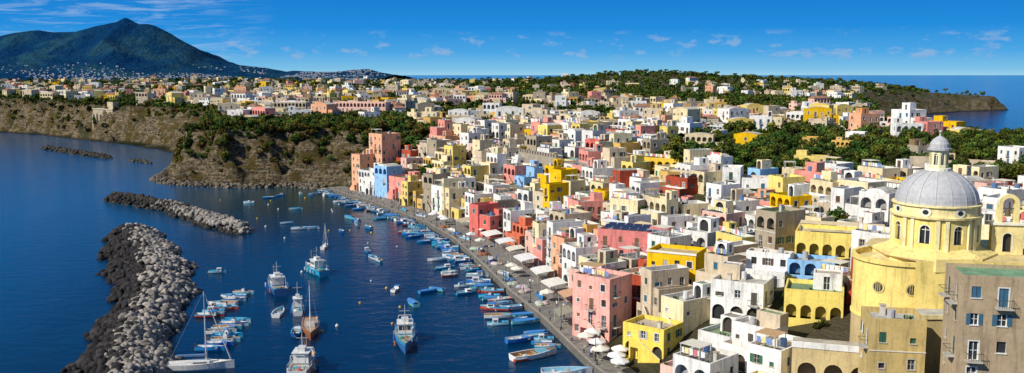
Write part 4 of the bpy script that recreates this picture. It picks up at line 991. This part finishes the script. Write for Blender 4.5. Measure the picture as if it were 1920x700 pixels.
# ------------------------------------------------------------------ quay life
def awning(x, y, th, w, d, c, z=1.42):
    mb = MB()
    for a in (-w / 2, w / 2):
        for b, h in ((0, 2.3), (d, 2.9)): mb.tube((a, b, 0), (a, b, h), .05, .05, 5, 1, (.5, .5, .5))
    n = 6
    for q in range(n):
        t0, t1 = q / n, (q + 1) / n; f = lambda t: (d * t * 1.05 - .2, 2.3 + .6 * t + .12 * math.sin(t * math.pi))
        (y0, z0), (y1, z1) = f(t0), f(t1); cc = tuple(v * (1 if q % 2 else .94) for v in c)
        mb.poly([(-w / 2 - .2, y0, z0), (w / 2 + .2, y0, z0), (w / 2 + .2, y1, z1), (-w / 2 - .2, y1, z1)], 1, cc)
    k = int(w / .5)
    for q in range(k): xa = -w / 2 - .2 + (w + .4) * q / k; mb.poly([(xa, -.2, 2.3), (xa + (w + .4) / k, -.2, 2.3), (xa + (w + .4) / k * .8, -.22, 2.0), (xa + (w + .4) / k * .2, -.22, 2.0)], 1, c)
    for q in range(int(w / 2)):
        tx = -w / 2 + 1 + q * 2
        mb.box(tx - .4, tx + .4, d * .4, d * .4 + .8, .72, .76, 1, (.7, .7, .66)); mb.tube((tx, d * .4 + .4, 0), (tx, d * .4 + .4, .72), .05, .05, 5, 1, (.2, .2, .2))
        for sy in (-.5, 1.0): mb.box(tx - .2, tx + .2, d * .4 + sy, d * .4 + sy + .35, .4, .45, 1, (.3, .18, .1)); mb.box(tx - .2, tx + .2, d * .4 + sy, d * .4 + sy + .04, .45, .85, 1, (.3, .18, .1))
    mb.obj('restaurant_awning', MATS, (x, y, z), th)
def at_quay(yq, off):
    s = float(np.interp(yq, Qn[:, 1], cum)); x, y, tx, ty, a, b = qpt(s); return x + a * off, y + b * off, math.atan2(-a, b)
for (yq, off, w, d, c) in [(196, 7, 6, 4, (.78, .75, .66)), (209, 8, 6.5, 4, (.78, .77, .72)), (224, 8, 7, 4.2, (.78, .77, .74)), (236, 8.5, 5, 4, (.74, .68, .55)), (247, 8.5, 6, 4, (.8, .79, .76)), (259, 7.5, 7, 4.5, (.8, .78, .72)), (269, 8, 6, 4, (.78, .77, .74)), (283, 7, 6, 4, (.5, .42, .3)), (186, 7, 5, 3.5, (.6, .35, .2)), (173, 1.5, 5, 3, (.3, .28, .2))]:
    x, y, th = at_quay(yq, off); awning(x, y, th + rng.uniform(-.08, .08), w, d, c)
def parasol(x, y, c):
    mb = MB(); mb.tube((0, 0, 0), (0, 0, 2.7), .04, .03, 6, 1, (.4, .3, .2)); n = 8
    for q in range(n):
        a0, a1 = 2 * math.pi * q / n, 2 * math.pi * (q + 1) / n
        mb.poly([(1.6 * math.cos(a0), 1.6 * math.sin(a0), 2.1), (1.6 * math.cos(a1), 1.6 * math.sin(a1), 2.1), (0, 0, 2.75)], 1, c); mb.poly([(1.6 * math.cos(a0), 1.6 * math.sin(a0), 1.9), (1.6 * math.cos(a1), 1.6 * math.sin(a1), 1.9), (1.6 * math.cos(a1), 1.6 * math.sin(a1), 2.1), (1.6 * math.cos(a0), 1.6 * math.sin(a0), 2.1)], 1, c)
    mb.lathe([(.35, 0), (.35, .1), (.05, .14)], 8, 0, 0, 1, (.4, .4, .4)); mb.obj('parasol', MATS, (x, y, 1.42), rng.uniform(0, 1))
for (yq, off) in [(158, 2.2), (154, 3), (150, 2.2), (149, 5.5), (146, 3.4), (143, 2.4), (160, 4.2), (190, 5), (214, 5), (218, 4.6), (252, 4.5), (262, 4.2), (290, 4), (294, 4.5), (300, 3.5)]:
    x, y, th = at_quay(yq, off); parasol(x, y, rng.choice([(.8, .79, .76), (.78, .74, .62), (.8, .8, .78)]))
lm = MB(); lm.tube((0, 0, 0), (0, 0, 4.6), .09, .05, 8, 1, (.04, .05, .05)); lm.tube((0, 0, 4.5), (.5, 0, 4.9), .04, .04, 5, 1, (.04, .05, .05)); lm.lathe([(.05, 4.95), (.22, 4.85), (.28, 4.6), (.12, 4.4), (.01, 4.38)], 8, .55, 0, 1, (.6, .58, .5)); lm.lathe([(.2, 0), (.2, .3), (.1, .5)], 8, 0, 0, 1, (.04, .05, .05)); lme = lm.mesh('street_lamp')
for yq in range(150, 390, 20):
    x, y, th = at_quay(yq, 1.3); ob = bpy.data.objects.new('street_lamp', lme); COL.objects.link(ob); ob.location = (x, y, 1.3); ob.rotation_euler = (0, 0, th + math.pi / 2)
bo = MB(); bo.lathe([(.16, 0), (.12, .1), (.11, .4), (.2, .46), (.2, .55), (.02, .6)], 8, 0, 0, 1, (.05, .05, .05)); bome = bo.mesh('mooring_bollard')
for yq in range(148, 392, 7):
    x, y, th = at_quay(yq, .9); ob = bpy.data.objects.new('mooring_bollard', bome); COL.objects.link(ob); ob.location = (x, y, 1.3)
for (yq, off) in [(188, 3), (199, 3.2), (203, 3.6), (207, 2.6), (211, 3), (219, 2.8), (229, 3.4), (242, 3), (250, 2.7), (274, 3), (286, 3)]:
    x, y, th = at_quay(yq, off); mb = MB(); c = rng.choice([(.08, .28, .3), (.45, .42, .36), (.3, .12, .06), (.1, .2, .35), (.5, .48, .42)])
    for q in range(5): mb.lathe([(.9, 0), (.95, .25), (.6, .6), (.02, .75)], 9, rng.uniform(-1, 1), rng.uniform(-.7, .7), 1, tuple(v * rng.uniform(.7, 1.2) for v in c))
    mb.obj('fishing_net_heap', MATS, (x, y, 1.3), 0)
for (yq, off) in [(193, 4.5), (216, 2.6), (233, 2.8), (246, 3.0), (265, 3), (279, 3), (308, 3), (322, 2.5)]:
    x, y, th = at_quay(yq, off); ob = put(rng.choice(RB), x, y, th + rng.uniform(-.5, .5), .9, 'beached_rowing_boat'); ob.location.z = 1.58
def person(seed, walk=.25):
    r = random.Random(seed)
    vs = [(0, 0, .92), (0, 0, 1.15), (0, 0, 1.38), (0, .01, 1.5), (0, .02, 1.6), (0, .02, 1.70),
          (.1, 0, .86), (.11, walk * .4, .48), (.11, walk * .25 - .08, .08), (.11, walk * .25 + .1, .04), (-.1, 0, .86), (-.11, -walk * .2, .48), (-.11, -walk * .9, .1), (-.11, -walk * .9 + .16, .04),
          (.19, 0, 1.40), (.24, -.05, 1.13), (.24, .08, .9), (.24, .12, .8), (-.19, 0, 1.40), (-.24, .04, 1.13), (-.24, .14, .9), (-.24, .18, .8)]
    es = [(0, 1), (1, 2), (2, 3), (3, 4), (4, 5), (0, 6), (6, 7), (7, 8), (8, 9), (0, 10), (10, 11), (11, 12), (12, 13), (2, 14), (14, 15), (15, 16), (16, 17), (2, 18), (18, 19), (19, 20), (20, 21)]
    rad = [.14, .13, .15, .055, .1, .09, .09, .06, .045, .04, .09, .06, .045, .04, .06, .045, .035, .04, .06, .045, .035, .04]
    me = bpy.data.meshes.new('p'); me.from_pydata(vs, es, []); ob = bpy.data.objects.new('p', me); COL.objects.link(ob)
    ob.modifiers.new('s', 'SKIN'); sb = ob.modifiers.new('ss', 'SUBSURF'); sb.levels = 1
    for v, q in zip(me.skin_vertices[0].data, rad): v.radius = (q, q * (.75 if q > .12 else 1))
    me.skin_vertices[0].data[0].use_root = True
    dg = bpy.context.evaluated_depsgraph_get(); m2 = bpy.data.meshes.new_from_object(ob.evaluated_get(dg)); bpy.data.objects.remove(ob)
    sh = r.choice([(.7, .7, .68), (.1, .2, .5), (.5, .08, .07), (.05, .05, .06), (.6, .5, .2)]); tr = r.choice([(.04, .05, .1), (.25, .2, .13), (.03, .03, .03), (.5, .5, .45)]); sk = (.5, .3, .2); hr = (.05, .03, .02)
    a = m2.attributes.new('Col', 'FLOAT_COLOR', 'FACE')
    for p in m2.polygons:
        x, y, z = p.center; c = tr if z < .93 and abs(x) < .2 else sk if (z < 1.15 and abs(x) > .19) else sh if z < 1.47 else hr if (z > 1.7 or (y < -.01 and z > 1.56)) else sk
        if z < .08: c = (.05, .04, .04)
        a.data[p.index].color = (*c, 1); p.use_smooth = True
    m2.materials.clear(); m2.materials.append(M_TRIM); m2.name = 'person'; return m2
PM = [person(i, .1 + .1 * i) for i in range(5)]
for i in range(60):
    yq = rng.uniform(148, 370); x, y, th = at_quay(yq, rng.uniform(1.2, max(2.5, pwid(yq) - 2)))
    ob = bpy.data.objects.new('person', rng.choice(PM)); COL.objects.link(ob); ob.location = (x, y, 1.33); ob.rotation_euler = (0, 0, rng.uniform(0, 6.28)); s = rng.uniform(.93, 1.05); ob.scale = (s, s, s)

# ------------------------------------------------------------------ distant volcanic island
prof = [(-1400, 60), (-1000, 62), (-700, 70), (-300, 78), (-100, 82), (0, 73), (40, 64), (80, 60), (110, 62), (150, 60), (180, 52), (205, 46), (228, 41), (240, 35), (247, 33), (256, 38), (270, 47), (285, 47), (300, 51), (318, 60), (345, 76), (375, 90), (395, 106), (430, 118), (470, 125), (510, 130), (540, 136), (560, 134), (620, 133), (690, 131), (715, 137), (735, 141)]
DM = 10000.
px = np.array([(a - 960) / 1700 * DM for a, b in prof]); pz = np.array([max(0, 50 + (140 - b) / 1700 * DM) for a, b in prof])
gx = np.linspace(-13800, -1280, 520); gy = np.linspace(8200, 12500, 120)
GX, GY = np.meshgrid(gx, gy); top = np.interp(GX, px, pz)
cross = np.where(GY < DM, np.clip((GY - 8200) / 1800, 0, 1) ** 1.5, np.clip((12500 - GY) / 2500, 0, 1))
nz = np.zeros_like(GX)
for i in range(GX.shape[0]):
    for j in range(GX.shape[1]): nz[i, j] = mnoise.ridged_multi_fractal(Vector((GX[i, j] * .0013, GY[i, j] * .0009, 1.7)), 1.0, 2.1, 5, 1.0, 2.0) - 1.1
z = top * cross * (1 + .5 * nz * (1 - cross)) + nz * 18 * cross + 14 * (cross > 0) - 14
z = np.where(top < 5, -20, z)
nxg = len(gx); ii = np.arange(len(gy) - 1)[:, None] * nxg + np.arange(nxg - 1)[None, :]
m, nt, b = newmat('mountain_forest_haze'); p = pos(nt)
f = noise(nt, p, .0022, 6, .65); c = ramp(nt, f, [(.35, (.004, .036, .115)), (.5, (.008, .052, .12)), (.6, (.022, .078, .12)), (.72, (.012, .062, .16))])  # aerial haze put into the forest's base colour as a blue tint
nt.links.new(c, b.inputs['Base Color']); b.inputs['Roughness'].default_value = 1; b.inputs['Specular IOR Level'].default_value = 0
bump(nt, b, noise(nt, p, .006, 6, .7), 1.0, 120)
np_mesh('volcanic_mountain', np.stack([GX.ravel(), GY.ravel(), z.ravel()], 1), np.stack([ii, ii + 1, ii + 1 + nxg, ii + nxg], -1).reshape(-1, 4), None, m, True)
mb = MB(); k = 0
while k < 1700:
    j = nr.randint(nxg); i = nr.randint(60)
    if 3 < z[i, j] < 170 * nr.rand() ** 1.6 + 5 and mnoise.noise(Vector((gx[j] * .0018, gy[i] * .0018, 9))) > -.1 + nr.rand() * .3 and gx[j] > -8000:
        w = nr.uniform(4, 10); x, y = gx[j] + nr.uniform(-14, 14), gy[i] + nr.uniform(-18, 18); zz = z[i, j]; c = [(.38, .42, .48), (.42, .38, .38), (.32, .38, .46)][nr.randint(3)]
        mb.box(x - w, x + w, y, y + w, zz - 15, zz + nr.uniform(4, 9), 0, c)
        k += 1
    else: k += .01
mb.obj('distant_coastal_town', [M_TRIM])

# ------------------------------------------------------------------ sun, sky, camera
EL = math.radians(39); sd = Vector((-.85 * math.cos(EL), -.53 * math.cos(EL), math.sin(EL))).normalized()
sl = bpy.data.lights.new('sun', 'SUN'); sl.energy = 5.0; sl.angle = math.radians(.5); sl.color = (1, .935, .82)
so = bpy.data.objects.new('sun', sl); COL.objects.link(so); so.rotation_euler = sd.to_track_quat('Z', 'Y').to_euler()
w = bpy.data.worlds.new('World'); scene.world = w; w.use_nodes = True; nt = w.node_tree
bg = nt.nodes['Background']; bg.inputs['Strength'].default_value = .085
sky = N(nt, 'ShaderNodeTexSky'); sky.sky_type = 'NISHITA'; sky.sun_disc = False; sky.sun_elevation = EL; sky.sun_rotation = math.atan2(sd.x, sd.y) % (2 * math.pi)
sky.air_density = 1.0; sky.dust_density = .4; sky.ozone_density = 2.0
tc = N(nt, 'ShaderNodeTexCoord').outputs['Generated']; sp = N(nt, 'ShaderNodeSeparateXYZ'); nt.links.new(tc, sp.inputs[0])
zc = sp.outputs[2]
low = ramp(nt, mth(nt, 'MULTIPLY', zc, 10., clamp=True), [(0.0, (.34, .66, .86)), (.06, (.22, .56, .84)), (.24, (.075, .40, .82)), (.50, (.018, .28, .76)), (1.0, (.008, .19, .62))])
vm = N(nt, 'ShaderNodeVectorMath'); vm.operation = 'SCALE'; nt.links.new(low, vm.inputs[0]); vm.inputs['Scale'].default_value = 11.2
low = vm.outputs[0]
fac = ramp(nt, zc, [(.22, 0.), (.62, 1.)])
c = mixc(nt, 'MIX', fac, low, sky.outputs[0])
az = mth(nt, 'ARCTAN2', sp.outputs[0], sp.outputs[1])
cv = N(nt, 'ShaderNodeCombineXYZ'); nt.links.new(mth(nt, 'MULTIPLY', az, 5.), cv.inputs[0]); nt.links.new(mth(nt, 'MULTIPLY', zc, 34.), cv.inputs[1])
rot = N(nt, 'ShaderNodeMapping'); rot.inputs['Rotation'].default_value = (0, 0, -.35); nt.links.new(cv.outputs[0], rot.inputs[0])
ci = noise(nt, vscale(nt, rot.outputs[0], (1.6, 2.6, 1)), 1.6, 10, .66, .9)
cm = mth(nt, 'MULTIPLY', ramp(nt, ci, [(.48, 0.), (.78, .7)]), ramp(nt, mth(nt, 'MULTIPLY', mth(nt, 'ADD', az, .6), 1.2), [(.0, 1.), (.30, .9), (.42, .0), (1., .0)]))
cm = mth(nt, 'MULTIPLY', cm, ramp(nt, zc, [(.10, 1.), (.2, 0.)]))
c = mixc(nt, 'MIX', cm, c, (7.6, 8.8, 9.8))
cv2 = N(nt, 'ShaderNodeCombineXYZ'); nt.links.new(mth(nt, 'MULTIPLY', az, 30.), cv2.inputs[0]); nt.links.new(mth(nt, 'MULTIPLY', zc, 70.), cv2.inputs[1])
pu = noise(nt, cv2.outputs[0], 1.0, 8, .62)
band = ramp(nt, mth(nt, 'MULTIPLY', zc, 10.), [(.14, 0.), (.2, 1.), (.38, .9), (.48, 0.)])
pm = mth(nt, 'MULTIPLY', mth(nt, 'MULTIPLY', ramp(nt, pu, [(.54, 0.), (.64, 1.)]), band), .7)
c = mixc(nt, 'MIX', pm, c, (3.6, 5.4, 8.2))
nt.links.new(c, bg.inputs['Color'])

cam = bpy.data.cameras.new('camera'); co = bpy.data.objects.new('camera', cam); COL.objects.link(co)
cam.sensor_width = 36; cam.lens = 36 * 1700 / 1920; cam.clip_start = 1; cam.clip_end = 120000
co.location = (0, 0, 50); co.rotation_euler = (math.radians(90 - 7.04), 0, 0); scene.camera = co
scene.view_settings.view_transform = 'Standard'; scene.view_settings.look = 'None'; scene.view_settings.exposure = 0
